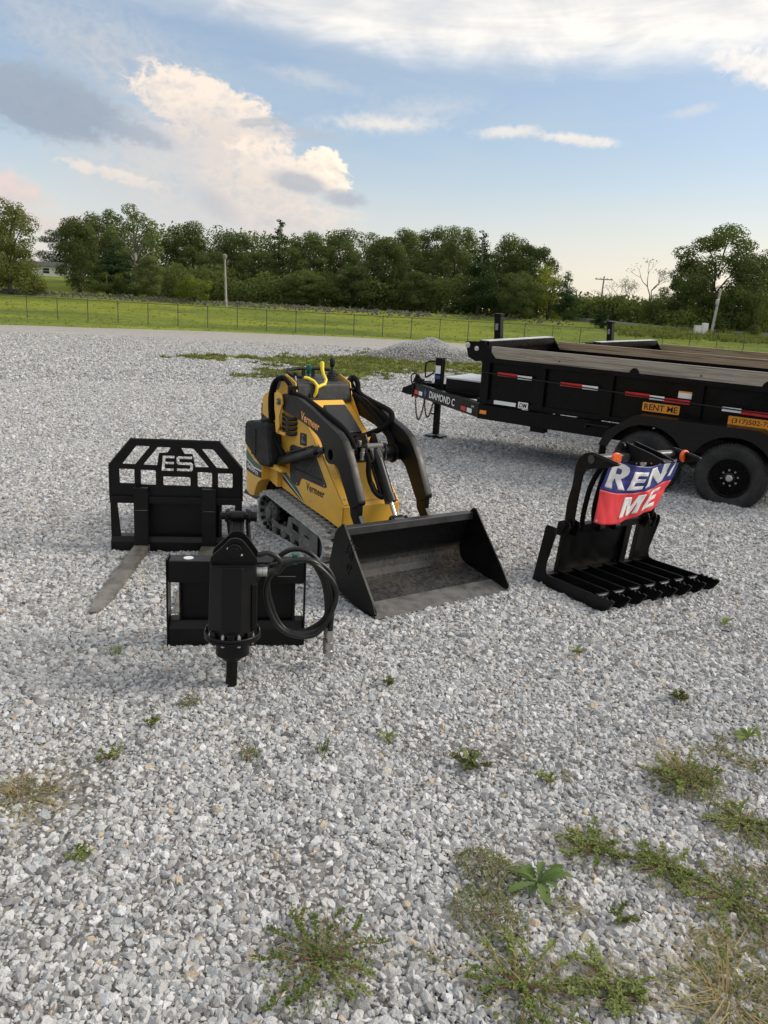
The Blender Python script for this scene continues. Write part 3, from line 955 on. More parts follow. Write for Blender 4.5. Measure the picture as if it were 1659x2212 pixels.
def real_tufts(name, pts, mat, specs, seed, lab, szr=(.6, 1.3)):
    """tufts joined into one mesh (grass that nobody could count)"""
    rs = np.random.default_rng(seed); base = [tuft_mesh(nb, h, sp, 40 + k, w) for k, (nb, h, sp, w) in enumerate(specs)]
    V = []; F = []; n = 0
    for (x, y, z) in pts:
        vs, fs = base[rs.integers(len(base))]; a = rs.uniform(0, 6.28); s = rs.uniform(*szr); c, q = math.cos(a) * s, math.sin(a) * s
        A = np.array([tuple(v) for v in vs]); B = np.stack([A[:, 0] * c - A[:, 1] * q + x, A[:, 0] * q + A[:, 1] * c + y, A[:, 2] * s + z], 1)
        V += B.tolist(); F += [tuple(i + n for i in f) for f in fs]; n += len(vs)
    me = bpy.data.meshes.new(name); me.from_pydata(V, [], F); me.materials.append(mat)
    return tag(link(name, me), lab, kind='stuff')


rs = random.Random(21)
pts = []
for i in range(4200):
    x = rs.uniform(-46, 46); y = rs.uniform(46, 99)
    if y < lot_edge(x) + .6: continue
    pts.append((x, y, terr(x, y) - .05))
real_tufts('grass', pts, GRB, [(9, .12, .4, .022), (8, .17, .35, .024), (9, .09, .45, .026)], 3, 'uneven grass of the meadow beyond the lot')
# weedy strip in the lot, round the stone heap
pts = []
for i in range(9000):
    x = rs.uniform(-10.5, 11.0); y = rs.uniform(20, 42)
    if weedy(x, y) > .16 and math.hypot((x - 1.6) / 2.9, (y - 35.2) / 2.0) > 1: pts.append((x, y, -.01))
real_tufts('weedy_grass', pts, leaf_mat('dull_grass_blade', (.13, .15, .048), (.23, .235, .085), .3), [(10, .10, .22, .016), (9, .16, .2, .016), (10, .07, .28, .02)], 4, 'weedy green strip growing through the gravel by the stone heap')
pts = []
for i in range(900):
    x = rs.uniform(24, 46); y = rs.uniform(84, 96); pts.append((x, y, terr(x, y) - .05))
real_tufts('tall_weeds', pts, GRB, [(16, .8, .5, .03), (14, .6, .5, .03)], 8, 'tall rough weeds along the far road')

# ------------------------------------------------------------------ far road and rubble bank
ROADM = pmat('pale_asphalt', (.30, .30, .30), .9, var=.12, scale=.6)
rp = [(70, 88, 5.2), (46, 92, 3.5), (33, 97, 2.95), (26.5, 104, 3.1), (25.0, 112, 3.6), (25.6, 122, 4.1), (30, 140, 5.0)]
rv = []
for i, p in enumerate(rp):
    a = Vector(rp[max(0, i - 1)][:2]); b = Vector(rp[min(len(rp) - 1, i + 1)][:2]); t = (b - a).normalized(); s = Vector((-t.y, t.x)) * 1.9
    rv += [(p[0] - s.x, p[1] - s.y, terr(p[0], p[1]) + .35), (p[0] + s.x, p[1] + s.y, terr(p[0], p[1]) + .45)]
rv += [(x, y, z - .7) for x, y, z in rv]; k = len(rp)
rf = [(2 * i, 2 * i + 1, 2 * i + 3, 2 * i + 2) for i in range(k - 1)] + [(2 * i, 2 * i + 2, 2 * i + 2 + 2 * k, 2 * i + 2 * k) for i in range(k - 1)] + [(2 * i + 1, 2 * i + 1 + 2 * k, 2 * i + 3 + 2 * k, 2 * i + 3) for i in range(k - 1)]
me = bpy.data.meshes.new('road'); me.from_pydata(rv, [], rf); finish(link('road', me), ROADM); tag(bpy.data.objects['road'], kind='structure')

RUBBLE = pmat('rubble_stone', (.105, .096, .075), .9, var=.4, scale=1.2)
rs = random.Random(3); mb = MB()
for i in range(2000):
    x = rs.uniform(-62, 22); y = 97.4 + rs.gauss(0, .75); s = rs.uniform(.08, .24)
    if x > 4 and rs.random() < .6: continue
    q = Vector((x, y, terr(x, y) + .05)); a = rs.uniform(0, 3)
    pr = [(s * math.cos(a + k * 1.2566) * rs.uniform(.7, 1.2), s * .8 * math.sin(a + k * 1.2566) * rs.uniform(.7, 1.2)) for k in range(5)]
    h = s * rs.uniform(.5, 1.0)
    vs = [(q.x + u, q.y + v, q.z - .1) for u, v in pr] + [(q.x + u * .65, q.y + v * .65, q.z + h * rs.uniform(.6, 1)) for u, v in pr]
    mb.add(vs, [tuple(range(5, 10))] + [(k, (k + 1) % 5, (k + 1) % 5 + 5, k + 5) for k in range(5)])
me = bpy.data.meshes.new('rubble'); me.from_pydata(mb.v, [], mb.f); finish(link('rubble', me), RUBBLE)
tag(bpy.data.objects['rubble'], 'band of broken stone along the bank beyond the fence', kind='stuff')

# ------------------------------------------------------------------ chain link fence
FENM = pmat('fence_galvanised', (.075, .072, .066), .6, metal=.3, var=.2)
FH = 1.72
fa, fb = Vector((-42.0, 63.4, -.05)), Vector((48.0, 70.1, -.05))
fdir = (fb - fa).normalized(); flen = (fb - fa).length
fence = empty('chain_link_fence', fa, math.atan2(fdir.y, fdir.x), 'long low chain link fence between the lot and the meadow', 'fence')
pm = MB(); pm.cyl((0, 0, 0), (0, 0, FH + .03), .032, 8); pm.ball((0, 0, FH + .04), .04, 8); pme = pm.mesh('post'); pme.materials.append(FENM)
npst = int(flen / 2.42)
for i in range(npst + 1):
    p = link('post', pme, fence); p.location = (i * 2.42, 0, 0)
MB().cyl((0, 0, FH), (flen, 0, FH), .024, 6).build('top_rail', FENM, fence, smooth=40)
mb = MB(); pitch = .075; w = .0035; H = FH - .06
x = -H
while x < flen:
    for sgn in (1, -1):
        xa, xb = (x, x + H) if sgn > 0 else (x + H, x)
        mb.add([(xa - w, .034 * 1, .06), (xa + w, .034, .06), (xb + w, .034, .06 + H), (xb - w, .034, .06 + H)], [(0, 1, 2, 3)])
    x += pitch * 2
me = bpy.data.meshes.new('wire_mesh'); me.from_pydata(mb.v, [], mb.f); finish(link('wire_mesh', me, fence), FENM)['kind'] = 'stuff'

# ------------------------------------------------------------------ poles, wires, cabinet, house
WOODP = pmat('weathered_pole', (.33, .315, .285), .9, var=.25, scale=2)
GREYM = pmat('grey_fixture', (.20, .20, .20), .6, var=.1)
t = empty('light_pole', (-19.57, 92, terr(-19.57, 92) - .3), 0, 'lone weathered wooden light pole in the meadow, left of centre', 'pole')
MB().tube([(0, 0, 0), (-.10, 0, 2.7), (-.20, 0, 5.75)], [.14, .12, .095], 10).build('shaft', WOODP, t, smooth=40)
MB().lathe([(.20, 0), (.24, .10), (.24, .38), (.14, .46), (.05, .5)], (-.2, 0, 5.68), 'z', 12).build('lamp_head', GREYM, t, smooth=40)
MB().box(-.28, -.12, -.36, -.1, 5.45, 5.52).build('lamp_bracket', GREYM, t)
t = empty('utility_pole', (36.72, 92, terr(36.7, 92)), 0, 'leaning pale utility pole at right, carrying a white transformer', 'pole')
MB().tube([(0, 0, 0), (.3, 0, 5.0)], [.17, .12], 10).build('shaft', pmat('pale_pole', (.42, .40, .36), .85, var=.15), t, smooth=40)
MB().lathe([(.17, 0), (.19, .05), (.19, .5), (.1, .58)], (.02, -.27, 3.35), 'z', 12).build('transformer', pmat('pale_grey_can', (.45, .45, .45), .5), t, smooth=40)
MB().box(-.05, .55, -.1, -.02, 4.3, 4.36).build('bracket', GREYM, t)
t = empty('utility_pole', (31.96, 125, terr(32, 125)), 0, 'distant utility pole with a cross arm against the pale sky', 'pole')
MB().tube([(0, 0, 0), (.1, 0, 6.4)], [.16, .11], 8).build('shaft', WOODP, t, smooth=40)
MB().box(-1.25, 1.45, -.07, .07, 5.85, 6.0).build('cross_arm', WOODP, t)
for q in (-1.1, -.4, .6, 1.3): MB().lathe([(.05, 0), (.06, .1), (.03, .16)], (q, 0, 6.0), 'z', 6).build('insulator', GREYM, t)


def sag(a, b, d, n=24):
    a = Vector(a); b = Vector(b)
    return [tuple(a.lerp(b, i / n) - Vector((0, 0, d * 4 * (i / n) * (1 - i / n)))) for i in range(n + 1)]


pa = (36.98, 91.9, terr(36.7, 92) + 4.33)
for (a, b, d, lab) in ((pa, (33.2, 125, terr(32, 125) + 6.05), 2.3, 'overhead wire sagging between the two utility poles'),
                       (pa, (80, 74, 7.4), 1.3, 'overhead wire running right from the leaning pole')):
    mb = MB().tube(sag(a, b, d), .022, 4)
    o = mb.build('overhead_wire', RUBD); tag(o, lab, 'wire')
WP = pmat('cabinet_white', (.70, .70, .69), .5, var=.05)
t = empty('utility_cabinet', (34.3, 90, terr(34, 90)), 0, 'small white utility cabinet in the weeds beside the leaning pole', 'cabinet')
MB().box(-.35, .35, -.25, .25, 0, 1.0).build('body', WP, t, bevel=.02)
MB().box(-.38, .38, -.28, .28, 1.0, 1.06).build('lid', WP, t)
MB().box(-.3, .3, -.262, -.252, .1, .9).build('door', WP, t)
t2 = empty('utility_cabinet', (35.25, 90.4, terr(35, 90)), 0, 'taller white utility cabinet right next to the small one', 'cabinet')
MB().box(-.3, .3, -.25, .25, 0, 1.35).build('body', WP, t2, bevel=.02)
MB().box(-.25, .25, -.262, -.252, .15, 1.2).build('door', WP, t2)

HW = pmat('white_siding', (.84, .83, .79), .8, var=.06); HR = pmat('dark_shingle', (.055, .055, .06), .9, var=.3, scale=4)
hz = terr(-62, 146)
t = empty('house', (-63.4, 146, hz - .4), R(6), 'low white house with a dark roof behind the left trees', 'house')
MB().box(-5.5, 4.0, 0, 6, -.5, 2.15).build('wall', HW, t)
MB().prism([(-.5, 2.15), (6.5, 2.15), (3, 3.0)], 0, -5.9, 4.4).build('roof', HR, t)
for (x, wd) in ((-3.6, .9), (-.6, 1.1), (2.2, .9)):
    wi = MB().box(x - wd / 2, x + wd / 2, -.03, .02, .85, 1.75).build('window', pmat('dark_glass', (.03, .035, .04), .1), t)
    MB().box(x - wd / 2 - .06, x + wd / 2 + .06, -.05, -.035, 1.27, 1.33).build('glazing_bar', WP, wi)

# ------------------------------------------------------------------ stone heap
hp = grid_mesh('gravel_pile', list(np.linspace(-3.6, 3.6, 70)), list(np.linspace(-2.6, 2.6, 50)), lambda x, y: max(-.05, (.98 * max(0, 1 - math.hypot(x / 3.0, y / 2.1)) ** .85 * (1 + .12 * mnoise.noise(Vector((x * 1.3, y * 1.3, 0)))) + .035 * mnoise.noise(Vector((x * 9, y * 9, 2))) + .05 * mnoise.noise(Vector((x * 4, y * 4, 5))) - .04)))
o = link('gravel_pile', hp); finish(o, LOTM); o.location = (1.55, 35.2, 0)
tag(o, 'heap of grey crushed stone behind the trailer tongue', 'gravel pile')
n = 9000; hx = rng.normal(0, 1.35, n); hy = rng.normal(0, .95, n); hr = np.hypot(hx / 3.05, hy / 2.15)
kq = hr < 1.15; hx, hy, hr = hx[kq], hy[kq], hr[kq]; n = len(hx)
hzv = np.array([.98 * max(0, 1 - r) ** .85 * (1 + .12 * mnoise.noise(Vector((x * 1.3, y * 1.3, 0)))) - .03 for x, y, r in zip(hx, hy, hr)])
sz = rng.uniform(.03, .055, n)
hs = scatter('heap_stones', np.stack([hx + 1.55, hy + 35.2, hzv + .005], 1), rng.uniform(-1, 1, (n, 3)) * 3, np.stack([sz * 1.2, sz, sz * .8], 1), rng.integers(0, 10, n), stone_variants(STONEM))
hs['label'] = 'loose stones lying over the heap'


# ================================================================== compact track loader
LO = Vector((.43455, 4.82428, 0)) + Vector((.81738, .57609, 0)) * .025
LANG = R(-54.83)
OX = 1.35                                                   # base of the machine lies 1.35 m behind the bucket lip
loader = empty('track_loader', LO - Vector((math.cos(LANG), math.sin(LANG), 0)) * OX + Vector((0, 0, .008)), LANG,
               'yellow and black stand-on mini track loader with its bucket on the ground', 'track loader')
OFF = (OX, 0, 0)


def LB(mb, name, mat, parent=None, bevel=.004, smooth=None):
    return mb.build(name, mat, parent or loader, bevel=bevel, smooth=smooth, off=OFF)


def LP(name, polys, thick, o, right, up, mat, parent=None, bevel=.0):
    return plate(name, polys, thick, o, right, up, mat, parent or loader, bevel, off=OFF)


XZ = ((1, 0, 0), (0, 0, 1))      # right, up of a side view

# --- tracks
RC, RR = (-1.985, .176), .168     # rear sprocket
FC, FR = (-1.128, .119), .111     # front idler


def hull(r_add, n=18):
    """closed loop (x,z) round both wheels"""
    R1, R2 = RR + r_add, FR + r_add
    dx_, dz_ = FC[0] - RC[0], FC[1] - RC[1]; d = math.hypot(dx_, dz_); a = math.atan2(dz_, dx_); b = math.acos((R1 - R2) / d)
    out = []
    for k in range(n + 1):
        t = a + b + (2 * math.pi - 2 * b) * k / n; out.append((RC[0] + R1 * math.cos(t), RC[1] + R1 * math.sin(t)))
    for k in range(n + 1):
        t = a - b + 2 * b * k / n; out.append((FC[0] + R2 * math.cos(t), FC[1] + R2 * math.sin(t)))
    return out


def resample(loop, n):
    P = [Vector(p) for p in loop]; P.append(P[0]); L = [0]
    for a, b in zip(P, P[1:]): L.append(L[-1] + (b - a).length)
    out = []; j = 0
    for k in range(n):
        s = L[-1] * k / n
        while L[j + 1] < s: j += 1
        t = (s - L[j]) / max(1e-9, L[j + 1] - L[j]); p = P[j].lerp(P[j + 1], t); d = (P[j + 1] - P[j]).normalized(); out.append((p, d))
    return out


lug = MB()
for (sy, sx) in ((-1, -.010), (1, .010)):
    y0, y1 = (.012, .088) if sy > 0 else (-.088, -.012)
    z = .020
    for (ya, yb, sh) in ((y0, (y0 + y1) / 2, 0), ((y0 + y1) / 2, y1, .012)):
        lug.hexa([(sx + sh - .021, ya, -.004), (sx + sh + .021, ya, -.004), (sx + sh + .021, yb, -.004), (sx + sh - .021, yb, -.004)],
                 [(sx + sh - .014, ya, z), (sx + sh + .014, ya, z), (sx + sh + .014, yb, z), (sx + sh - .014, yb, z)])
lugme = lug.mesh('tread_lug'); lugme.materials.append(RUB)
slot = MB().box(-.012, .012, -.014, .014, -.001, .0015).mesh('sprocket_slot'); slot.materials.append(RUBD)
for side in (-1, 1):
    yc = side * .280
    mb = MB(); lo, li = hull(0), hull(-.020); n = len(lo)
    for i in range(n):
        j = (i + 1) % n; a = len(mb.v)
        mb.add([(lo[i][0], yc - .09, lo[i][1]), (lo[j][0], yc - .09, lo[j][1]), (lo[j][0], yc + .09, lo[j][1]), (lo[i][0], yc + .09, lo[i][1]),
                (li[i][0], yc - .09, li[i][1]), (li[j][0], yc - .09, li[j][1]), (li[j][0], yc + .09, li[j][1]), (li[i][0], yc + .09, li[i][1])],
               [(0, 1, 2, 3), (7, 6, 5, 4), (0, 4, 5, 1), (3, 2, 6, 7)])
    tr = LB(mb, 'track', RUB, bevel=0, smooth=30)
    for k, (p, d) in enumerate(resample(hull(0), 37)):
        lg = link('tread_lug', lugme, tr); lg.location = (p.x + OX, yc, p.y); lg.rotation_euler = (0, -math.atan2(-d.y, -d.x), 0)
    for k, (p, d) in enumerate(resample(hull(.0006), 74)):
        if k % 2:
            sl_ = link('sprocket_slot', slot, tr); sl_.location = (p.x + OX, yc, p.y); sl_.rotation_euler = (0, -math.atan2(d.y, d.x), 0)
    # inner drive lugs
    mb = MB()
    for (p, d) in resample(hull(-.02), 37):
        nx_, nz_ = d.y, -d.x
        a = Vector((p.x, 0, p.y)); dd = Vector((d.x, 0, d.y)); nn = Vector((-d.y, 0, d.x))
        b0 = [a - dd * .016, a + dd * .016, a + dd * .008 + nn * .028, a - dd * .008 + nn * .028]
        mb.hexa([(q.x, yc - .075, q.z) for q in b0], [(q.x, yc - .05, q.z) for q in b0])
        mb.hexa([(q.x, yc + .05, q.z) for q in b0], [(q.x, yc + .075, q.z) for q in b0])
    LB(mb, 'drive_lugs', RUBD, tr, bevel=0)['kind'] = 'stuff'
    # sprocket, idler, rollers
    ys = yc + side * .0
    s0 = side
    mb = MB()
    tooth = []
    for k in range(26):
        a = k * math.pi / 13; r = RR - .026 if k % 2 else RR - .05; tooth.append((RC[0] + r * math.cos(a), RC[1] + r * math.sin(a)))
    mb.prism(tooth, 1, yc - .028, yc + .028)
    sp = LB(mb, 'sprocket', RUBD, bevel=.002)
    mb = MB().lathe([(.095, -.045), (.095, .03), (.085, .045), (.05, .055), (.05, .072), (.018, .076)] if side > 0 else [(.018, -.076), (.05, -.072), (.05, -.055), (.085, -.045), (.095, -.03), (.095, .045)], (RC[0], yc, RC[1]), 'y', 24)
    LB(mb, 'hub', GREYST, sp, bevel=0, smooth=35)
    for k in range(9):
        a = k * 2 * math.pi / 9; c_ = (RC[0] + .072 * math.cos(a), 0, RC[1] + .072 * math.sin(a))
        LB(MB().cyl((c_[0], yc + side * .046, c_[2]), (c_[0], yc + side * .058, c_[2]), .010, 6), 'hub_bolt', GREYST, sp, bevel=0)
    mb = MB().lathe([(FR - .03, -.05), (FR - .024, -.045), (FR - .024, .045), (FR - .03, .05)], (FC[0], yc, FC[1]), 'y', 24)
    LB(mb, 'idler', GREYST, bevel=0, smooth=35)
    for k, rx in enumerate((-1.85, -1.69, -1.53, -1.38, -1.25)):
        mb = MB().lathe([(.02, -.082), (.043, -.08), (.046, -.07), (.046, -.045), (.03, -.04), (.03, .04), (.046, .045), (.046, .07), (.043, .08), (.02, .082)], (rx, yc, .074), 'y', 16)
        ro = LB(mb, 'roller', GREYST, bevel=0, smooth=35)
        LB(MB().cyl((rx, yc + side * .080, .098), (rx, yc + side * .090, .098), .014, 6), 'roller_bolt', ZINC, ro, bevel=0)
    yo = yc + side * .077
    outl = [(-1.885, .152), (-1.90, .10), (-1.62, .088), (-1.30, .058), (-1.16, .034), (-1.128, .05), (-1.128, .19), (-1.145, .205), (-1.50, .247), (-1.60, .232), (-1.617, .14), (-1.76, .128)]
    holes = [round_poly([(-1.535, .205), (-1.425, .192), (-1.425, .138), (-1.535, .150)], .006), round_poly([(-1.335, .158), (-1.262, .150), (-1.262, .132), (-1.335, .140)], .004)]
    LP('frame_plate', [outl] + holes, .008, (0, yo, 0), *XZ, GREYST, bevel=.002)
    mb = MB().hexa([(-1.60, yo - side * .09, .215), (-1.145, yo - side * .09, .192), (-1.145, yo, .192), (-1.60, yo, .215)], [(-1.60, yo - side * .09, .232), (-1.145, yo - side * .09, .206), (-1.145, yo, .206), (-1.60, yo, .232)])
    LB(mb, 'frame_top', GREYST, bevel=.002)
    LB(MB().box(-1.60, -1.15, yc - .05, yc + .045, .13, .20), 'track_frame', RUBD, bevel=.003)

# --- chassis between the tracks
LB(MB().box(-2.05, -1.0, -.185, .185, .07, .34), 'chassis', BLACKM)

# --- body: yellow shell
BY = .252
HP = [(-.955, .45), (-1.37, .86), (-1.735, 1.140)]
body = MB().prism([(-.962, .282), (-.955, .45), (-1.37, .86), (-1.735, 1.14), (-2.10, 1.14), (-2.10, .44), (-1.95, .405), (-1.55, .352), (-1.2, .315)], 1, -BY + .004, BY - .004)
bo = LB(body, 'body', YEL, bevel=.010)
# side sheets, with their raised rear pillar
side_out = [(-.964, .279), (-.957, .455), (-1.19, .68), (-1.40, .885), (-1.56, 1.01), (-1.70, 1.19), (-1.735, 1.285), (-1.90, 1.338), (-1.965, 1.28), (-2.02, 1.20), (-2.27, 1.14), (-2.315, 1.10), (-2.32, .965), (-2.10, .90), (-2.10, .44), (-1.95, .402), (-1.55, .349), (-1.2, .312)]
win = [(-1.795, .765), (-1.775, .50), (-1.74, .478), (-1.655, .468), (-1.625, .48), (-1.605, .535), (-1.57, .548), (-1.215, .543), (-1.19, .56), (-1.375, .760), (-1.42, .785), (-1.75, .79)]
for side in (-1, 1):
    LP('side_panel', [side_out], .008, (0, side * BY, 0), *XZ, YEL, bevel=.002)
    fr = LP('grille_frame', [round_poly(win, .02), round_poly([(-1.745, .66), (-1.70, .60), (-1.245, .585), (-1.39, .735), (-1.72, .735)], .02)], .007, (0, side * (BY + .0065), 0), *XZ, CONS, bevel=.0015)
    dk = LP('grille_back', [[(-1.76, .74), (-1.75, .59), (-1.24, .575), (-1.39, .745)]], .002, (0, side * (BY + .0052), 0), *XZ, RUBD, fr)
    mb = MB(); yw = side * (BY + .009)
    for k in range(-14, 30):
        for sg in (1, -1):
            x0 = -1.80 + k * .034
            pa_ = []; 
            for t_ in np.linspace(0, 1, 24):
                x = x0 + sg * t_ * .17 ; z = .58 + t_ * .165
                inside = z > .595 + ( -1.245 - x) * .03 and z < .733 and x > -1.735 + max(0, (.66 - z)) * .5 and x < -1.25 - (z - .588) * .95
                if inside: pa_.append((x, yw, z))
            if len(pa_) > 2: mb.tube([pa_[0], pa_[-1]], .0022, 4)
    LB(mb, 'wire_grille', GREYST, fr, bevel=0)
    for (x, z) in ((-1.655, .487), (-1.22, .562)):
        LB(MB().ball((x, side * (BY + .012), z), .008, 8, (1, .6, 1)), 'screw', ZINC, fr, bevel=0)
# hood skin panels, lifted a little off the shell
def slope(p0, p1, y0, y1, lift, thick, y2=None, y3=None):
    """plate lying on the sloping front between two (x,z) points"""
    d = Vector((p1[0] - p0[0], p1[1] - p0[1])).normalized(); nx_, nz_ = (d.y, -d.x) if d.x < 0 else (-d.y, d.x)
    y2 = y0 if y2 is None else y2; y3 = y1 if y3 is None else y3
    q = lambda p, y, l: (p[0] + nx_ * l, y, p[1] + nz_ * l)
    return MB().hexa([q(p0, y0, lift), q(p0, y1, lift), q(p1, y3, lift), q(p1, y2, lift)], [q(p0, y0, lift + thick), q(p0, y1, lift + thick), q(p1, y3, lift + thick), q(p1, y2, lift + thick)])


LB(slope((-.985, .478), (-1.355, .845), -.175, .175, .001, .010), 'front_cover', YEL, bevel=.004)
LB(slope((-.965, .462), (-1.36, .852), -.245, -.19, .002, .006), 'edge_flange', YEL, bevel=.002)
LB(slope((-.965, .462), (-1.36, .852), .19, .245, .002, .006), 'edge_flange', YEL, bevel=.002)
LB(slope((-1.375, .866), (-1.725, 1.134), -.19, .19, .002, .03, -.165, .165), 'hood', YEL, bevel=.012)
LB(slope((-1.395, .882), (-1.64, 1.069), -.085, .145, .033, .036, -.072, .128), 'intake_cover', pmat('cover_plastic', (.012, .0125, .014), .33, var=.1, spec=.5), bevel=.006)
LB(slope((-1.374, .865), (-1.392, .879), -.088, .148, .028, .034), 'intake_lip', RUBD, bevel=.002)
for (x, z, y) in ((-1.0, .497, -.218), (-1.14, .635, -.218), (-1.0, .497, .218), (-1.14, .635, .218), (-1.28, .773, .218), (-1.28, .773, -.218)):
    LB(MB().ball((x + .008, y, z + .008), .010, 8, (.8, 1, .8)), 'hood_bolt', ZINC, bevel=0)
LB(MB().box(-.962, -.948, -.244, .244, .285, .452), 'front_plate', YEL, bevel=.003)

# --- console
con = LB(MB().prism([(-1.70, 1.137), (-1.722, 1.265), (-1.735, 1.278), (-2.10, 1.315), (-2.10, 1.14)], 1, -.243, .243), 'console', CONS, bevel=.008)
LB(MB().box(-1.705, -1.69, -.243, .243, 1.130, 1.165), 'console_flange', CONS, con, bevel=.003)
mb = MB()
for i in range(5):
    r = .058 - i * .0085; z = 1.285 + i * .018
    mb.lathe([(r, z), (r * 1.02, z + .009), (r * .82, z + .017)], (-1.87, .155, 0), 'z', 4 * 5)
jk = LB(mb, 'joystick', RUBD, con, bevel=0, smooth=40)
LB(MB().lathe([(.010, 0), (.010, .05), (.018, .055), (.024, .10), (.022, .118), (.010, .128)], (-1.87, .155, 1.345), 'z', 14), 'joystick_grip', RUBD, con, bevel=0, smooth=50)
LB(MB().lathe([(.008, 0), (.008, .075), (.014, .08), (.024, .125), (.021, .148), (.008, .155)], (-1.87, -.065, 1.262), 'z', 14), 'green_lever', GRNK, con, bevel=0, smooth=50)['label'] = 'lever with a dark green knob'
LB(MB().lathe([(.044, 0), (.046, .004), (.020, .010)], (-1.87, -.07, 1.288), 'z', 18), 'lever_boot', RUBD, con, bevel=0, smooth=40)
yl = MB()
yl.tube([(-1.705, -.105, 1.175), (-1.68, -.095, 1.21), (-1.70, -.078, 1.262), (-1.72, -.10, 1.295), (-1.735, -.145, 1.318), (-1.745, -.175, 1.322)], [.013, .013, .015, .013, .014, .012], 10)
yl.tube([(-1.69, -.085, 1.245), (-1.70, -.045, 1.262), (-1.715, .0, 1.272), (-1.735, .022, 1.305), (-1.75, .003, 1.35), (-1.77, .004, 1.385), (-1.79, .012, 1.43)], [.012, .014, .014, .014, .013, .015, .018], 10)
yl.ball((-1.79, .012, 1.43), .019, 10)
LB(yl, 'yellow_lever', YELD, con, bevel=0, smooth=60)['label'] = 'bright yellow forked lever'
LB(MB().box(-1.712, -1.694, -.145, -.065, 1.15, 1.20), 'lever_bracket', RUBD, con, bevel=.003)
loop = [(-2.02, -.17, 1.335), (-1.985, -.175, 1.36), (-1.985, -.13, 1.375), (-2.0, 0, 1.385), (-2.0, .12, 1.385), (-1.985, .225, 1.372), (-1.955, .25, 1.352), (-1.92, .225, 1.328), (-1.95, .10, 1.34), (-1.96, 0, 1.34), (-1.93, -.12, 1.330)]
LB(MB().tube([(-2.02, -.10, 1.37), (-2.02, .14, 1.37), (-2.0, .21, 1.362), (-1.95, .235, 1.345), (-1.90, .215, 1.325)], .014, 10), 'hand_rail', RUBD, con, bevel=0, smooth=50)
LB(MB().tube([(-2.02, -.10, 1.37), (-2.0, -.19, 1.358), (-1.95, -.215, 1.335), (-1.90, -.18, 1.318), (-1.87, -.12, 1.312)], .014, 10), 'hand_rail', RUBD, con, bevel=0, smooth=50)
for y in (-.03, .06): LB(MB().box(-2.03, -2.01, y - .014, y + .014, 1.29, 1.365), 'rail_bracket', RUBD, con, bevel=.003)
LB(MB().tube([(-1.80, -.215, 1.29), (-1.81, -.218, 1.335)], .005, 8), 'choke_stem', STEEL, con, bevel=0, smooth=50)
LB(MB().ball((-1.81, -.218, 1.345), .017, 12), 'choke_knob', RUBD, con, bevel=0, smooth=60)

# --- rear tank and its fairing, right-hand side; the same on the other side
for side in (-1, 1):
    if side < 0:
        tp = [(-2.40, .70), (-2.40, .86), (-2.375, .895), (-2.28, .915), (-1.99, .935), (-1.955, .92), (-1.90, .62), (-1.915, .575), (-2.10, .56)]
        tank = LB(MB().prism(tp, 1, -.385, -.262), 'fuel_tank', RUBD, bevel=.022)
        LB(MB().box(-2.25, -2.16, -.392, -.378, .63, .86), 'tank_rib', RUBD, tank, bevel=.012)
        LB(MB().lathe([(.055, 0), (.055, .022), (.045, .03)], (-2.08, -.325, .925), 'z', 20), 'tank_cap', RUBD, tank, bevel=0, smooth=40)
    y0, y1 = (-.372, -.262) if side < 0 else (.262, .372)
    fp = [(-2.385, .742), (-2.375, .285), (-2.30, .262), (-2.225, .268), (-2.19, .345), (-2.14, .405), (-2.075, .44), (-2.07, .555), (-2.10, .572), (-2.22, .60)]
    f_ = LB(MB().prism(fp, 1, y0, y1), 'rear_fairing', YEL, bevel=.006)
    if side < 0:
        yy = -.3735
        LP('green_stripe', [[(-2.3775, .652), (-2.3755, .575), (-2.22, .527), (-2.076, .520), (-2.076, .555), (-2.22, .575)]], .0012, (0, yy, 0), *XZ, GRNV, f_)
        LP('white_stripe', [[(-2.3755, .573), (-2.3752, .560), (-2.22, .513), (-2.076, .506), (-2.076, .516), (-2.22, .524)]], .0012, (0, yy, 0), *XZ, WHITE, f_)
        LP('black_stripe', [[(-2.3752, .557), (-2.374, .470), (-2.22, .452), (-2.076, .452), (-2.076, .503), (-2.22, .510)]], .0012, (0, yy, 0), *XZ, LETBK, f_)
        text('lettering', 'S650', .150, .042, (-2.355, yy - .0007, .497), (1, 0, -.16), (.0, 0, 1), WHITE, f_, bold=.02, shear=.05, off=OFF)
        text('lettering', 'TX', .060, .030, (-2.198, yy - .0007, .468), (1, 0, -.10), (.0, 0, 1), WHITE, f_, bold=.02, shear=.05, off=OFF)
# rear lower skirt of the body
LB(MB().prism([(-2.10, .44), (-1.93, .40), (-1.93, .56), (-2.10, .60)], 1, -.30, -.258), 'rear_skirt', YEL, bevel=.004)
LB(MB().box(-2.36, -2.10, -.25, .25, .30, 1.05), 'rear_box', BLACKM, bevel=.01)
LB(MB().box(-2.75, -2.36, -.22, .22, .16, .20), 'platform', BLACKM, bevel=.006)
LB(MB().box(-2.40, -2.36, -.22, .22, .18, .60), 'platform_back', BLACKM, bevel=.006)

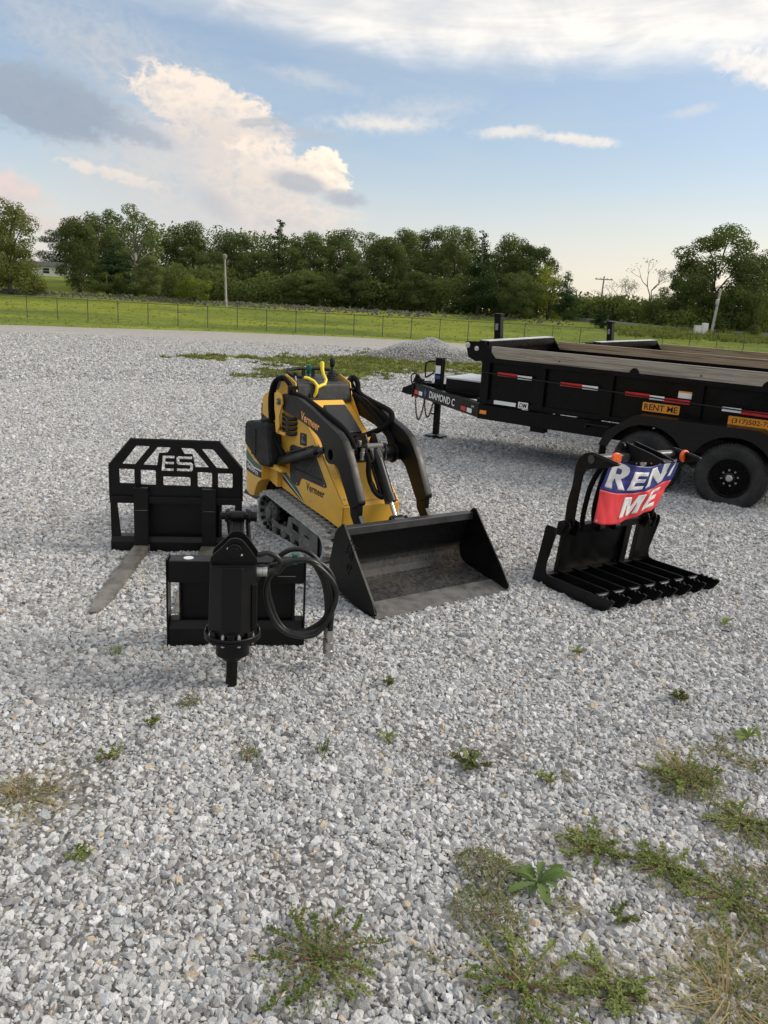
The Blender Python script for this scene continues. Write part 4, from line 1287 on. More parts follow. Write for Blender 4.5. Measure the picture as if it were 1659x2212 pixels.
# --- loader arms
arm_out = [(-1.835, 1.175), (-1.835, 1.085), (-1.79, 1.050), (-1.69, 1.046), (-1.50, 1.014), (-1.363, .986), (-1.25, .945), (-1.197, .918), (-1.172, .880), (-1.150, .84), (-1.115, .785), (-1.07, .765), (-1.02, .766), (-.985, .777), (-.935, .750), (-.90, .71), (-.768, .523), (-.738, .50), (-.645, .545), (-.642, .57),
           (-.78, .818), (-.835, .895), (-.90, .965), (-.97, 1.005), (-1.06, 1.035), (-1.21, 1.083), (-1.385, 1.142), (-1.53, 1.180), (-1.65, 1.192), (-1.80, 1.192)]
hole = [(-1.046 + .036 * math.cos(k * math.pi / 10), .834 + .042 * math.sin(k * math.pi / 10)) for k in range(20)]
for side in (-1, 1):
    arm = LP('lift_arm', [round_poly(arm_out, .012, 2), hole], .060, (0, side * .294, 0), *XZ, ARMB, bevel=.007)
    # lower leg and foot
    ft = [(-.775, .505), (-.76, .445), (-.70, .375), (-.66, .33), (-.57, .33), (-.60, .405), (-.655, .465), (-.655, .545)]
    LB(MB().prism(ft, 1, side * .312, side * .276), 'arm_foot', ARMB, arm, bevel=.004)
    # pivot
    bk = [(-1.925, 1.185), (-1.86, 1.20), (-1.80, 1.17), (-1.785, 1.11), (-1.815, 1.06), (-1.845, .99), (-1.835, .93), (-1.86, .875), (-1.885, .87), (-1.90, .93), (-1.90, 1.0), (-1.92, 1.06)]
    pv = LP('pivot_bracket', [round_poly(bk, .012)], .012, (0, side * .336, 0), *XZ, YEL, bevel=.002)
    LB(MB().cyl((-1.835, side * .26, 1.125), (-1.835, side * .36, 1.125), .026, 16), 'pivot_pin', GREYST, pv, bevel=.003)
    LB(MB().cyl((-1.835, side * .36, 1.125), (-1.835, side * .366, 1.125), .014, 6), 'pivot_bolt', ZINC, pv, bevel=0)
    LB(MB().box(-1.90, -1.76, side * .25, side * .330, .86, .885), 'bracket_shelf', YEL, pv, bevel=.003)
    # lift cylinder
    lb_ = LB(MB().prism([(-1.985, .675), (-1.93, .68), (-1.915, .60), (-1.78, .575), (-1.78, .555), (-1.985, .555)], 1, side * .262, side * .345), 'cylinder_mount', YEL, bevel=.004)
    LB(MB().cyl((-1.945, side * .26, .615), (-1.945, side * .356, .615), .024, 12), 'cylinder_pin', GREYST, lb_, bevel=.002)
    a_, b_ = Vector((-1.945, side * .305, .615)), Vector((-1.165, side * .305, .848)); dd = (b_ - a_)
    cy = LB(MB().tube([a_ + dd * .06, a_ + dd * .085, a_ + dd * .09, a_ + dd * .80, a_ + dd * .805, a_ + dd * .87], [.030, .034, .036, .036, .041, .041], 18), 'lift_cylinder', ARMB, bevel=0, smooth=35)
    LB(MB().tube([a_ + dd * .86, a_ + dd * .97], .017, 12), 'cylinder_rod', CHROME, cy, bevel=0, smooth=50)
    LB(MB().tube([a_ + dd * .94, b_ + dd * .03], [.026, .03], 12), 'rod_eye', ARMB, cy, bevel=.002, smooth=40)
    LB(MB().tube([a_ + dd * .12 + Vector((0, 0, .05)), a_ + dd * .5 + Vector((0, 0, .05)), a_ + dd * .78 + Vector((0, 0, .05)), a_ + dd * .82 + Vector((0, 0, .035))], .009, 8), 'oil_pipe', ARMB, cy, bevel=0, smooth=50)
    # hoses on the arm
    if side < 0:
        HH = [((-1.865, -.30, 1.30), (-1.94, -.31, 1.29), (-2.005, -.318, 1.23), (-2.03, -.325, 1.11), (-2.0, -.33, .95), (-1.965, -.335, .86), (-1.89, -.325, .78), (-1.80, -.315, .71), (-1.785, -.31, .66)),
              ((-2.0, -.30, .95), (-2.03, -.30, 1.12), (-1.985, -.30, 1.26), (-1.885, -.295, 1.31), (-1.80, -.29, 1.285), (-1.735, -.288, 1.235), (-1.705, -.285, 1.20))]
        for h_ in HH: LB(MB().tube(spline(h_), .019, 10), 'hydraulic_hose', SLEEVE, bevel=0, smooth=60)

# more hoses: near arm, far arm, tilt circuit
MH = lambda pts, r, nm='hydraulic_hose', mat=None: LB(MB().tube(spline(pts), r, 10), nm, mat or SLEEVE, bevel=0, smooth=60)
MH([(-1.705, -.285, 1.20), (-1.60, -.27, 1.185), (-1.50, -.262, 1.165), (-1.34, -.258, 1.125), (-1.20, -.25, 1.085), (-1.06, -.235, 1.035), (-.98, -.21, .97), (-.975, -.17, .89), (-1.0, -.14, .84)], .024)
MH([(-1.64, -.25, 1.15), (-1.45, -.235, 1.09), (-1.25, -.225, 1.03), (-1.08, -.20, .97), (-1.03, -.15, .87)], .020)
LB(MB().tube([(-1.74, -.287, 1.225), (-1.69, -.282, 1.19), (-1.62, -.274, 1.183)], [.020, .021, .018], 12), 'hose_fitting', BLACK, bevel=0, smooth=50)
LB(MB().box(-1.735, -1.715, -.325, -.24, 1.15, 1.26), 'hose_clamp', BLACK, bevel=.003)
MH([(-1.93, .27, 1.17), (-1.88, .285, 1.26), (-1.82, .29, 1.285), (-1.76, .29, 1.25), (-1.73, .29, 1.20), (-1.70, .285, 1.185)], .022)
MH([(-1.90, .30, 1.19), (-1.83, .31, 1.30), (-1.77, .315, 1.315), (-1.72, .315, 1.28), (-1.69, .31, 1.215), (-1.60, .30, 1.185), (-1.42, .29, 1.155), (-1.27, .285, 1.135), (-1.17, .28, 1.11), (-1.135, .265, 1.06), (-1.17, .23, 1.0), (-1.22, .17, .955), (-1.26, .10, .92), (-1.24, .04, .905), (-1.19, -.01, .90), (-1.12, -.04, .885), (-1.07, -.05, .85)], .022)
MH([(-1.69, .27, 1.185), (-1.55, .262, 1.15), (-1.36, .255, 1.07), (-1.20, .25, .99), (-1.10, .25, .92), (-1.06, .24, .87)], .022)
LB(MB().box(-1.735, -1.71, .24, .33, 1.14, 1.24), 'hose_clamp', BLACK, bevel=.003)
LB(MB().ball((-1.80, .308, 1.305), .028, 10), 'hose_elbow', RUBD, bevel=0, smooth=60)
# hose bundle down to the pump behind the near pillar
for k in range(4):
    MH([(-1.86, -.29, 1.02 - k * .035), (-1.80, -.31, 1.01 - k * .04), (-1.74, -.30, .995 - k * .04), (-1.70, -.27, 1.0 - k * .04), (-1.69, -.24, 1.02 - k * .04)], .014, mat=HOSE)
# cross tube between the arms
ct = LB(MB().tube([(-1.046, -.262, .822), (-1.046, .262, .822)], .062, 24), 'cross_tube', BLACK, bevel=0, smooth=40)
for y in (-.225, .225): LB(MB().lathe([(.078, -.008), (.078, .008)], (-1.046, y, .822), 'y', 24), 'tube_collar', ARMB, ct, bevel=.002)
LB(MB().prism([(-1.10, .80), (-1.10, .90), (-1.06, .975), (-1.015, .98), (-.985, .94), (-.955, .90), (-.93, .87), (-.945, .84), (-1.0, .80)], 1, -.055, -.037), 'tilt_ear', ARMB, ct, bevel=.004)
LB(MB().prism([(-1.10, .80), (-1.10, .90), (-1.06, .975), (-1.015, .98), (-.985, .94), (-.955, .90), (-.93, .87), (-.945, .84), (-1.0, .80)], 1, .037, .055), 'tilt_ear', ARMB, ct, bevel=.004)
LB(MB().cyl((-.965, -.07, .895), (-.965, .07, .895), .022, 14), 'tilt_pin', GREYST, ct, bevel=.002)
# coupler plate with two quick couplers
cp = LB(MB().box(-1.06, -.955, -.235, -.075, .892, .902), 'coupler_plate', BLACKM, bevel=.002)
for y in (-.20, -.105):
    LB(MB().lathe([(.020, 0), (.020, .03), (.024, .032), (.024, .06), (.019, .062), (.019, .085), (.012, .087)], (-.955, y, .80), 'z', 14), 'quick_coupler', STEEL, cp, bevel=0, smooth=40)
    LB(MB().cyl((-1.0, y, .90), (-1.0, y, .935), .016, 6), 'coupler_nut', ZINC, cp, bevel=.002)
# tilt cylinder
ta, tb = Vector((-.965, 0, .895)), Vector((-.628, 0, .412)); td = tb - ta
tc_ = LB(MB().tube([ta + td * .06, ta + td * .17, ta + td * .18, ta + td * .66, ta + td * .662, ta + td * .76], [.026, .034, .040, .040, .046, .046], 22), 'tilt_cylinder', ARMB, bevel=0, smooth=35)
for y in (-.03, .03):
    q = Vector((0, y, 0)); LB(MB().tube([ta + q - td * .03, ta + q + td * .08, ta + q + td * .2], [.024, .026, .02], 10, flat=.45), 'cylinder_clevis', ARMB, tc_, bevel=.002)
LB(MB().tube([ta + td * .75, ta + td * .98], .017, 14), 'tilt_rod', CHROME, tc_, bevel=0, smooth=50)
LB(MB().cyl((-.625, -.045, .408), (-.625, .045, .408), .042, 20), 'rod_eye', ARMB, tc_, bevel=.004, smooth=40)
LB(MB().tube([ta + td * .2 + Vector((-.045, -.03, -.02)), ta + td * .7 + Vector((-.045, -.03, -.02))], .016, 10), 'oil_pipe', ARMB, tc_, bevel=0, smooth=50)
MH([(-.985, -.09, .90), (-.95, -.085, .86), (-.91, -.08, .80), (-.895, -.085, .72), (-.87, -.085, .66), (-.83, -.075, .60), (-.79, -.055, .565), (-.765, -.035, .56)], .019)
MH([(-.86, -.082, .645), (-.82, -.072, .590), (-.785, -.052, .562), (-.762, -.03, .558)], .0215, 'hose_fitting', BLACK)
MH([(-.955, .09, .90), (-.93, .085, .88), (-.915, .075, .83), (-.90, .06, .80)], .011, 'steel_line', BLACK)

# --- lettering and stickers
sy_ = -.3245
text('arm_lettering', 'Vermeer', .290, .066, (-1.508, sy_, 1.028), (1, 0, -.185), (0, 0, 1), LETOR, loader, bold=.018, off=OFF, space=1.06)
text('body_lettering', 'Vermeer', .285, .064, (-1.51, -BY - .0045, .466), (1, 0, -.03), (0, 0, 1), LETBK, loader, bold=.018, off=OFF, space=1.06)
LP('green_wedge', [[(-1.925, .565), (-1.915, .515), (-1.60, .385), (-1.535, .36), (-1.66, .45)]], .0012, (0, -BY - .0048, 0), *XZ, GRNV)
LP('black_wedge', [[(-1.922, .512), (-1.905, .47), (-1.62, .372), (-1.535, .358), (-1.60, .380)]], .0012, (0, -BY - .0050, 0), *XZ, LETBK)
LP('white_line', [[(-1.917, .520), (-1.916, .510), (-1.60, .379), (-1.535, .356), (-1.60, .386)]], .0012, (0, -BY - .0054, 0), *XZ, WHITE)
wl = LP('warning_sticker', [round_poly([(-1.632, .905), (-1.525, .908), (-1.522, .812), (-1.632, .806)], .012)], .0014, (0, -BY - .0048, 0), *XZ, CONS)
LP('sticker_symbol', [[(-1.60, .875), (-1.575, .84), (-1.555, .85), (-1.555, .83), (-1.605, .828)]], .001, (0, -BY - .0059, 0), *XZ, GREYM, wl)
LP('sticker_symbol', [[(-1.60, .895), (-1.575, .895), (-1.575, .88), (-1.60, .88)]], .001, (0, -BY - .0059, 0), *XZ, GREYM, wl)
fl = LP('flag_sticker', [[(-2.195, 1.034), (-2.085, 1.038), (-2.083, .978), (-2.193, .972)]], .0012, (0, -BY - .0048, 0), *XZ, WHITE)
for k in range(4):
    z = 1.030 - k * .0165; LP('flag_stripe', [[(-2.194, z), (-2.085, z + .004), (-2.085, z - .004), (-2.194, z - .008)]], .001, (0, -BY - .0058, 0), *XZ, REDV, fl)
LP('flag_canton', [[(-2.195, 1.034), (-2.145, 1.036), (-2.145, 1.003), (-2.195, 1.001)]], .001, (0, -BY - .0066, 0), *XZ, BLUEV, fl)
# emblem on the front cover
hd = Vector((HP[1][0] - HP[0][0], 0, HP[1][1] - HP[0][1])).normalized(); hn = Vector((.711, 0, .703))
eo = Vector((-1.235, -.005, .713)) + hn * .017
em = decal('emblem', [(-.062, .045), (.062, .045), (.018, -.060)], eo, (0, 1, 0), hd, WHITE, loader, off=OFF)
decal('emblem_field', [(-.052, .039), (-.018, .039), (.010, -.005), (.020, .039), (.053, .039), (.017, -.048)], eo + hn * .001, (0, 1, 0), hd, GRNV, em, off=OFF)
decal('emblem_road', [(-.030, .012), (-.022, .018), (.014, -.018), (.022, -.034), (.008, -.030)], eo + hn * .002, (0, 1, 0), hd, WHITE, em, off=OFF)

# --- bucket
BYC, BW = -.025, .556
fl_p = [(0.0, .004), (-.05, .012), (-.44, .068), (-.475, .080), (-.515, .115), (-.53, .16), (-.528, .195), (-.455, .40), (-.445, .425), (-.425, .44)]
prof = fl_p + [(-.43, .455), (-.455, .445), (-.470, .41), (-.543, .198), (-.545, .158), (-.528, .106), (-.48, .068), (-.44, .056), (-.05, .0), (0, -.008)]
bkt = LB(MB().prism(prof, 1, BYC - BW, BYC + BW), 'bucket', BUCKIN, bevel=0)
LB(MB().prism([(-.452, .405), (-.475, .425), (-.475, .472), (-.405, .474), (-.402, .420), (-.412, .420), (-.414, .462), (-.445, .45)], 1, BYC - BW, BYC + BW), 'top_rail', pmat('worn_rail_sky_sheen', (.022, .0225, .024), .42, var=.2, dust=.1), bkt, bevel=.006)  # lighter grey stands in for sky reflected on the worn rail
LB(MB().hexa([(.03, BYC - BW - .004, -.006), (.03, BYC + BW + .004, -.006), (-.16, BYC + BW + .004, .010), (-.16, BYC - BW - .004, .010)], [(.032, BYC - BW - .004, .002), (.03, BYC + BW + .004, .002), (-.16, BYC + BW + .004, .034), (-.16, BYC - BW - .004, .034)]), 'cutting_edge', GREYST, bkt, bevel=.002)
sp_ = [(.018, .012), (.018, .05), (-.02, .10), (-.385, .505), (-.415, .505), (-.50, .42), (-.555, .20), (-.555, .15), (-.52, .09), (-.46, .052), (-.30, .02), (-.10, -.002)]
for s_ in (-1, 1):
    sd = LP('bucket_side', [round_poly(sp_, .012, 2)], .012, (0, BYC + s_ * (BW + .006), 0), *XZ, BLACK, bkt, bevel=.003)
LB(MB().tube([(.022, BYC - BW - .013, .03), (-.02, BYC - BW - .013, .102), (-.385, BYC - BW - .013, .508)], .003, 4), 'worn_edge', FORKST, bkt, bevel=0)
txm = GREYM
text('stamp', 'DK', .085, .115, (-.352, BYC - BW - .0125, .330), (1, 0, -.55), (.35, 0, 1), BLACKM, bkt, bold=-.02, depth=.004, off=OFF)
text('stamp', '42', .060, .065, (-.355, BYC - BW - .0125, .215), (1, 0, -.45), (.35, 0, 1), BLACKM, bkt, bold=-.02, depth=.004, off=OFF)
LB(MB().box(-.70, -.60, BYC - .36, BYC + .42, .16, .40), 'mount_plate', BLACKM, bkt, bevel=.006)
LB(MB().prism([(-.64, .36), (-.61, .45), (-.55, .42), (-.50, .36)], 1, -.075, -.055), 'mount_ear', ARMB, bkt, bevel=.003)
LB(MB().prism([(-.64, .36), (-.61, .45), (-.55, .42), (-.50, .36)], 1, .055, .075), 'mount_ear', ARMB, bkt, bevel=.003)


# ================================================================== pallet fork frame
KA = R(-82.05)
fork = empty('pallet_fork', Vector((-2.059, 5.578, .006)), KA, 'black pallet fork frame with cut out headboard letters standing behind the auger drive', 'pallet fork')
YZ = ((0, 1, 0), (0, 0, 1))


def FB(mb, name, mat=BLACKM, parent=None, bevel=.003, smooth=None):
    return mb.build(name, mat, parent or fork, bevel=bevel, smooth=smooth)


rp_ = lambda p, r=.008: round_poly(p, r)
outl = [(.004, .395), (.005, .654), (.162, .850), (.812, .850), (.972, .654), (.974, .395)]
holes = [rp_([(.204, .805), (.300, .802), (.192, .665), (.100, .666)][::1]),
         rp_([(.358, .800), (.452, .799), (.424, .758), (.366, .756), (.350, .661), (.250, .663)]),
         rp_([(.526, .798), (.616, .796), (.731, .656), (.628, .655), (.610, .754), (.552, .753)]),
         rp_([(.677, .795), (.761, .793), (.877, .652), (.787, .653)]),
         rp_([(.075, .628), (.184, .626), (.184, .518), (.077, .518)]), rp_([(.230, .624), (.339, .622), (.339, .511), (.230, .512)]),
         rp_([(.393, .578), (.592, .576), (.592, .509), (.393, .510)]), rp_([(.646, .617), (.752, .615), (.752, .503), (.646, .504)]), rp_([(.797, .613), (.905, .611), (.905, .502), (.797, .503)])]
# the two cut out letters, each with thin bridges left standing
E_ = [(.392, .736), (.480, .736), (.476, .717), (.412, .717), (.409, .690), (.474, .690), (.472, .672), (.407, .672), (.404, .640), (.470, .640), (.470, .621), (.382, .621)]
S_ = [(.505, .734), (.606, .734), (.606, .714), (.518, .714), (.512, .708), (.512, .696), (.518, .690), (.600, .688), (.612, .676), (.612, .634), (.600, .621), (.494, .621), (.494, .641), (.586, .641), (.592, .646), (.592, .662), (.586, .668), (.505, .670), (.492, .682), (.492, .722)]
outer = plate('headboard', [outl] + holes + [E_, S_], .012, (-.006, 0, 0), *YZ, BLACKM, fork, .0015)
FB(MB().tube([(-.012, .004, .395), (-.012, .005, .655), (-.012, .162, .851), (-.012, .812, .851), (-.012, .973, .655), (-.012, .975, .395)], .009, 4), 'edge_rim', BLACKM, outer, bevel=0)
FB(MB().box(-.07, .030, .006, .972, .372, .424), 'upper_bar')
FB(MB().prism([(.035, .0), (.035, .072), (.010, .110), (-.08, .110), (-.08, .0)], 1, .006, .972), 'lower_bar')
FB(MB().box(-.002, .0365, .39, .50, -.004, .022), 'bar_notch', FORKST) if False else None
for (y0, y1, ys) in ((.004, .050, .075), (.974, .928, .903)):
    FB(MB().hexa([(-.02, y0, .10), (.0, y0, .10), (.0, ys, .10), (-.02, ys, .10)], [(-.02, y0, .40), (.0, y0, .40), (.0, y1, .40), (-.02, y1, .40)]), 'side_post')
    FB(MB().box(-.10, .0, min(y0, y0 + (.012 if y0 < .5 else -.012)), max(y0, y0 + (.012 if y0 < .5 else -.012)), .0, .655), 'side_plate')
FB(MB().box(-.075, -.062, .170, .822, .10, .375), 'mount_plate')
for y in (.172, .80): FB(MB().box(-.065, -.01, y, y + .02, .10, .375), 'mount_rib')
for yc, rot in ((.237, -.055), (.734, -.055)):
    w = .052
    mb = MB().hexa([(.034, yc - w, .0), (.078, yc - w, .0), (.078, yc + w, .0), (.034, yc + w, .0)], [(.034, yc - w, .5), (.066, yc - w, .5), (.066, yc + w, .5), (.034, yc + w, .5)])
    tn = FB(mb, 'tine', BLACKM, bevel=.005)
    FB(MB().box(-.005, .034, yc - w, yc + w, .424, .462), 'tine_hook', BLACKM, tn)
    # blade lying on the stones
    n = 12; top = []; bot = []; mbb = MB(); prev = None; vs = []
    for i in range(n + 1):
        t = i / n; x = .036 + 1.275 * t; ww = w * (1.05 if t < .82 else 1.05 - (t - .82) / .18 * .42); y = yc + rot * t * 1.2; z1 = .047 - .034 * t
        if i == n: ww *= .82
        vs += [(x, y - ww, .004), (x, y + ww, .004), (x, y + ww, z1 + .010), (x, y - ww, z1 + .010)]
    fs = [(3, 2, 1, 0), tuple(4 * n + k for k in range(4))] + [(4 * i + k, 4 * i + (k + 1) % 4, 4 * i + 4 + (k + 1) % 4, 4 * i + 4 + k) for i in range(n) for k in range(4)]
    FB(MB().add(vs, fs), 'blade', FORKST, tn, bevel=.003)
    FB(MB().box(.0775, .0795, yc - w + .01, yc + w - .005, .330, .3335), 'scratch', FORKST, tn, bevel=0)

# ================================================================== auger drive on its mounting frame
AA = R(-82.4)
aug = empty('auger_drive', Vector((-1.1597, 3.9267, .006)), AA, 'black hydraulic auger drive on a mounting frame with coiled hoses, nearest the camera', 'auger drive')


def AB(mb, name, mat=BLACKM, parent=None, bevel=.003, smooth=None):
    return mb.build(name, mat, parent or aug, bevel=bevel, smooth=smooth)


AB(MB().box(-.115, 0, .012, .745, .372, .497), 'top_beam', bevel=.006)
AB(MB().prism([(0, 0), (0, .105), (-.035, .142), (-.11, .142), (-.11, 0)], 1, .012, .745), 'bottom_beam')
for y in (0, .746): AB(MB().box(-.115, .003, y, y + .010, 0, .505), 'side_plate', bevel=.003)
AB(MB().box(-.075, -.065, .065, .70, .12, .38), 'mount_plate')
for y in (.065, .685): AB(MB().box(-.065, -.03, y, y + .012, .12, .38), 'mount_rib')
AB(MB().lathe([(.027, 0), (.027, .002)], (-.055, .115, .497), 'z', 20), 'round_sticker', WHITE, bevel=0)
AB(MB().box(.0, .0015, .60, .70, .415, .418), 'scratch', GREYM, bevel=0)
# drive body: octagonal housing
DX, DY = .45, .388
octo = lambda r: [(r * math.cos(math.pi / 8 + k * math.pi / 4), r * math.sin(math.pi / 8 + k * math.pi / 4)) for k in range(8)]
vs = [(DX + x, DY - .001 + y, .300) for x, y in octo(.123)] + [(DX + x, DY + .004 + y, .652) for x, y in octo(.117)]
hs_ = AB(MB().add(vs, [tuple(range(8))[::-1], tuple(range(8, 16))] + [(k, (k + 1) % 8, (k + 1) % 8 + 8, k + 8) for k in range(8)]), 'housing', BLACKM, bevel=.003)
AB(MB().box(DX - .07, DX + .07, DY + .095, DY + .118, .30, .555), 'housing_plate', BLACKM, hs_, bevel=.002)
AB(MB().lathe([(.120, .650), (.122, .656), (.118, .662)], (DX, DY + .004, 0), 'z', 8 * 3), 'weld_bead', BLACKM, hs_, bevel=0) if False else None
for k in range(8):
    a = k * math.pi / 4; AB(MB().box(-.018, .018, -.018, .018, 0, .03).xform(Matrix.Translation((DX + .112 * math.cos(a), DY + .112 * math.sin(a), .288)) @ Matrix.Rotation(a, 4, 'Z')), 'weld_gusset', BLACKM, hs_, bevel=.002)
fg = AB(MB().lathe([(.137, .262), (.139, .266), (.139, .274), (.134, .277), (.139, .280), (.139, .290), (.136, .293)], (DX, DY, 0), 'z', 48), 'flange', BLACKM, bevel=0, smooth=30)
for k in range(10):
    a = k * 2 * math.pi / 10 + .31; c_ = (DX + .124 * math.cos(a), DY + .124 * math.sin(a))
    b_ = AB(MB().cyl((c_[0], c_[1], .293), (c_[0], c_[1], .307), .0095, 6), 'flange_nut', STEEL, fg, bevel=0)
    AB(MB().cyl((c_[0], c_[1], .306), (c_[0], c_[1], .316), .0055, 8), 'bolt_end', STEEL, fg, bevel=0)
    AB(MB().cyl((c_[0], c_[1], .252), (c_[0], c_[1], .263), .0085, 6), 'flange_bolt', STEEL, fg, bevel=0)
AB(MB().lathe([(.076, .166), (.083, .172), (.083, .255), (.085, .262)], (DX, DY, 0), 'z', 36), 'gearbox', BLACKM, bevel=0, smooth=30)
AB(MB().lathe([(.030, .138), (.046, .140), (.054, .150), (.054, .170)], (DX, DY - .002, 0), 'z', 30), 'output_neck', BLACKM, bevel=0, smooth=30)
hx_ = [(.031 * math.cos(k * math.pi / 3 + .2), .031 * math.sin(k * math.pi / 3 + .2)) for k in range(6)]
vs = [(DX + x + .004, DY - .007 + y, -.02) for x, y in hx_] + [(DX + x, DY - .002 + y, .155) for x, y in hx_]
sh_ = AB(MB().add(vs, [tuple(range(6))[::-1], tuple(range(6, 12))] + [(k, (k + 1) % 6, (k + 1) % 6 + 6, k + 6) for k in range(6)]), 'hex_shaft', BLACKM, bevel=.002)
AB(MB().cyl((DX + .026, DY - .022, .045), (DX + .0295, DY - .024, .045), .007, 12), 'pin_hole', RUBD, sh_, bevel=0)
# ears with pin
ear = round_poly([(.285, .652), (.503, .652), (.505, .680), (.455, .752), (.425, .785), (.378, .785), (.350, .752), (.285, .690)], .02, 4)
for k, x in enumerate((DX + .062, DX - .062)):
    pe = plate('ear_plate', [ear], .014, (x, .002, 0), *YZ, BLACKM, aug, .002)
AB(MB().box(DX - .105, DX + .10, DY - .095, DY + .108, .651, .658), 'cap_plate', BLACKM, bevel=.002)
pn = AB(MB().lathe([(.036, .069), (.036, .084), (.032, .086)], (DX, .400, .725), 'x', 28), 'pin_collar', BLACKM, bevel=.001)
AB(MB().cyl((DX - .09, .400, .725), (DX + .094, .400, .725), .022, 20), 'pin', BLACKM, pn, bevel=.003)
for (dy, dz) in ((-.030, .012), (.032, -.018)): AB(MB().ball((DX + .078, .400 + dy, .725 + dz), .008, 8), 'set_screw', STEEL, pn, bevel=0)
# swing link up to the frame's mast
mast = [(-.10, .497), (.0, .497), (.20, .70), (.268, .775), (.272, .83), (.235, .842), (.20, .81), (.02, .66), (-.10, .56)]
for y in (.343, .437):
    AB(MB().prism([(-.10, .497), (.0, .497), (.17, .69), (.275, .79), (.285, .84), (.245, .86), (.205, .84), (.0, .68), (-.10, .58)], 1, y, y + .013), 'mast_plate', bevel=.003)
AB(MB().cyl((.248, .312, .822), (.248, .492, .822), .019, 18), 'mast_pin', BLACKM, bevel=.003, smooth=40)
for (y0, y1) in ((.336, .354), (.438, .462)): AB(MB().cyl((.248, y0, .822), (.248, y1, .822), .034, 22), 'pin_boss', BLACKM, bevel=.003)
AB(MB().cyl((.248, .462, .822), (.248, .492, .822), .026, 18), 'pin_cap', BLACKM, bevel=.003)
AB(MB().cyl((.248, .362, .822), (.248, .43, .822), .026, 20), 'link_barrel', BLACKM, bevel=.002)
for y in (.362, .416):
    AB(MB().hexa([(.27, y, .80), (.225, y, .80), (.225, y + .014, .80), (.27, y + .014, .80)], [(DX - .03, y, .70), (DX - .075, y, .72), (DX - .075, y + .014, .72), (DX - .03, y + .014, .70)]), 'swing_link', BLACKM, bevel=.003)
AB(MB().hexa([(.262, .376, .80), (.25, .376, .80), (.25, .416, .80), (.262, .416, .80)], [(DX - .04, .376, .70), (DX - .06, .376, .71), (DX - .06, .416, .71), (DX - .04, .416, .70)]), 'link_web', BLACKM, bevel=.002)
# hoses
ho1 = AB(MB().tube(spline([(.40, .505, .665), (.40, .55, .678), (.40, .595, .66), (.395, .615, .627), (.395, .597, .597), (.40, .57, .584), (.405, .52, .582)]) , .0135, 12), 'hose', HOSE, bevel=0, smooth=60)
for (y0, y1, r) in ((.488, .500, .020), (.500, .528, .024), (.528, .552, .0235)):
    AB(MB().cyl((.405, y0, .583), (.405, y1, .583), r, 16), 'hose_fitting', STEEL, ho1, bevel=.002, smooth=None)
coil = []
for k in range(0, 33):
    a = math.pi * .86 - k / 32 * 2 * math.pi * 1.72; sh_k = k / 32
    coil.append((.31 + .06 * math.sin(a * .5) - .05 * sh_k, .708 + (.168 + .016 * math.sin(k * .7)) * math.cos(a) + .012 * sh_k, .418 + (.222 + .012 * math.cos(k * .9)) * math.sin(a)))
ho2 = AB(MB().tube(spline([(.37, .49, .52), (.36, .505, .54), (.345, .53, .575)] + coil[2:] , 4) , .0135, 12), 'hose', HOSE, bevel=0, smooth=60)
coil2 = []
for k in range(0, 28):
    a = math.pi * .75 - k / 27 * 2 * math.pi * 1.36
    coil2.append((.345 - .07 * k / 27, .722 + (.175 + .012 * math.cos(k)) * math.cos(a), .405 + (.212 + .01 * math.sin(k * .8)) * math.sin(a)))
end = [(.30, .888, .38), (.30, .886, .30), (.30, .880, .235)]
ho3 = AB(MB().tube(spline([(.395, .50, .60), (.39, .54, .60)] + coil2, 4) , .0135, 12), 'hose', HOSE, bevel=0, smooth=60)
ho4 = AB(MB().tube(spline([(.33, .815, .585), (.32, .86, .52), (.305, .884, .42), (.30, .886, .32), (.30, .882, .225)], 6) , .0135, 12), 'hose', HOSE, bevel=0, smooth=60)
ho5 = AB(MB().tube(spline([(.31, .79, .59), (.30, .835, .50), (.285, .856, .40), (.28, .862, .30), (.285, .866, .22)], 6) , .0135, 12), 'hose', HOSE, bevel=0, smooth=60)
for (yy, xx, dz_) in ((.880, .30, 0), (.866, .282, .012)):
    AB(MB().lathe([(.018, 0), (.019, -.045), (.014, -.048), (.014, -.066), (.0215, -.068), (.0215, -.108), (.016, -.112), (.019, -.116), (.019, -.150), (.012, -.153)][::-1], (xx, yy, .228 + dz_), 'z', 16), 'quick_coupler', STEEL if dz_ == 0 else GREYST, ho4, bevel=0, smooth=35)
AB(MB().box(.30, .345, .672, .70, .60, .655), 'green_tape', GRNV, ho2, bevel=.004)

# ================================================================== root grapple
GA = R(-58.5)
grap = empty('root_grapple', Vector((1.1285, 5.4255, .006)), GA, 'black open root grapple with its upper jaws raised, in front of the trailer', 'root grapple')


def GB(mb, name, mat=BLACK, parent=None, bevel=.003, smooth=None):
    return mb.build(name, mat, parent or grap, bevel=bevel, smooth=smooth)


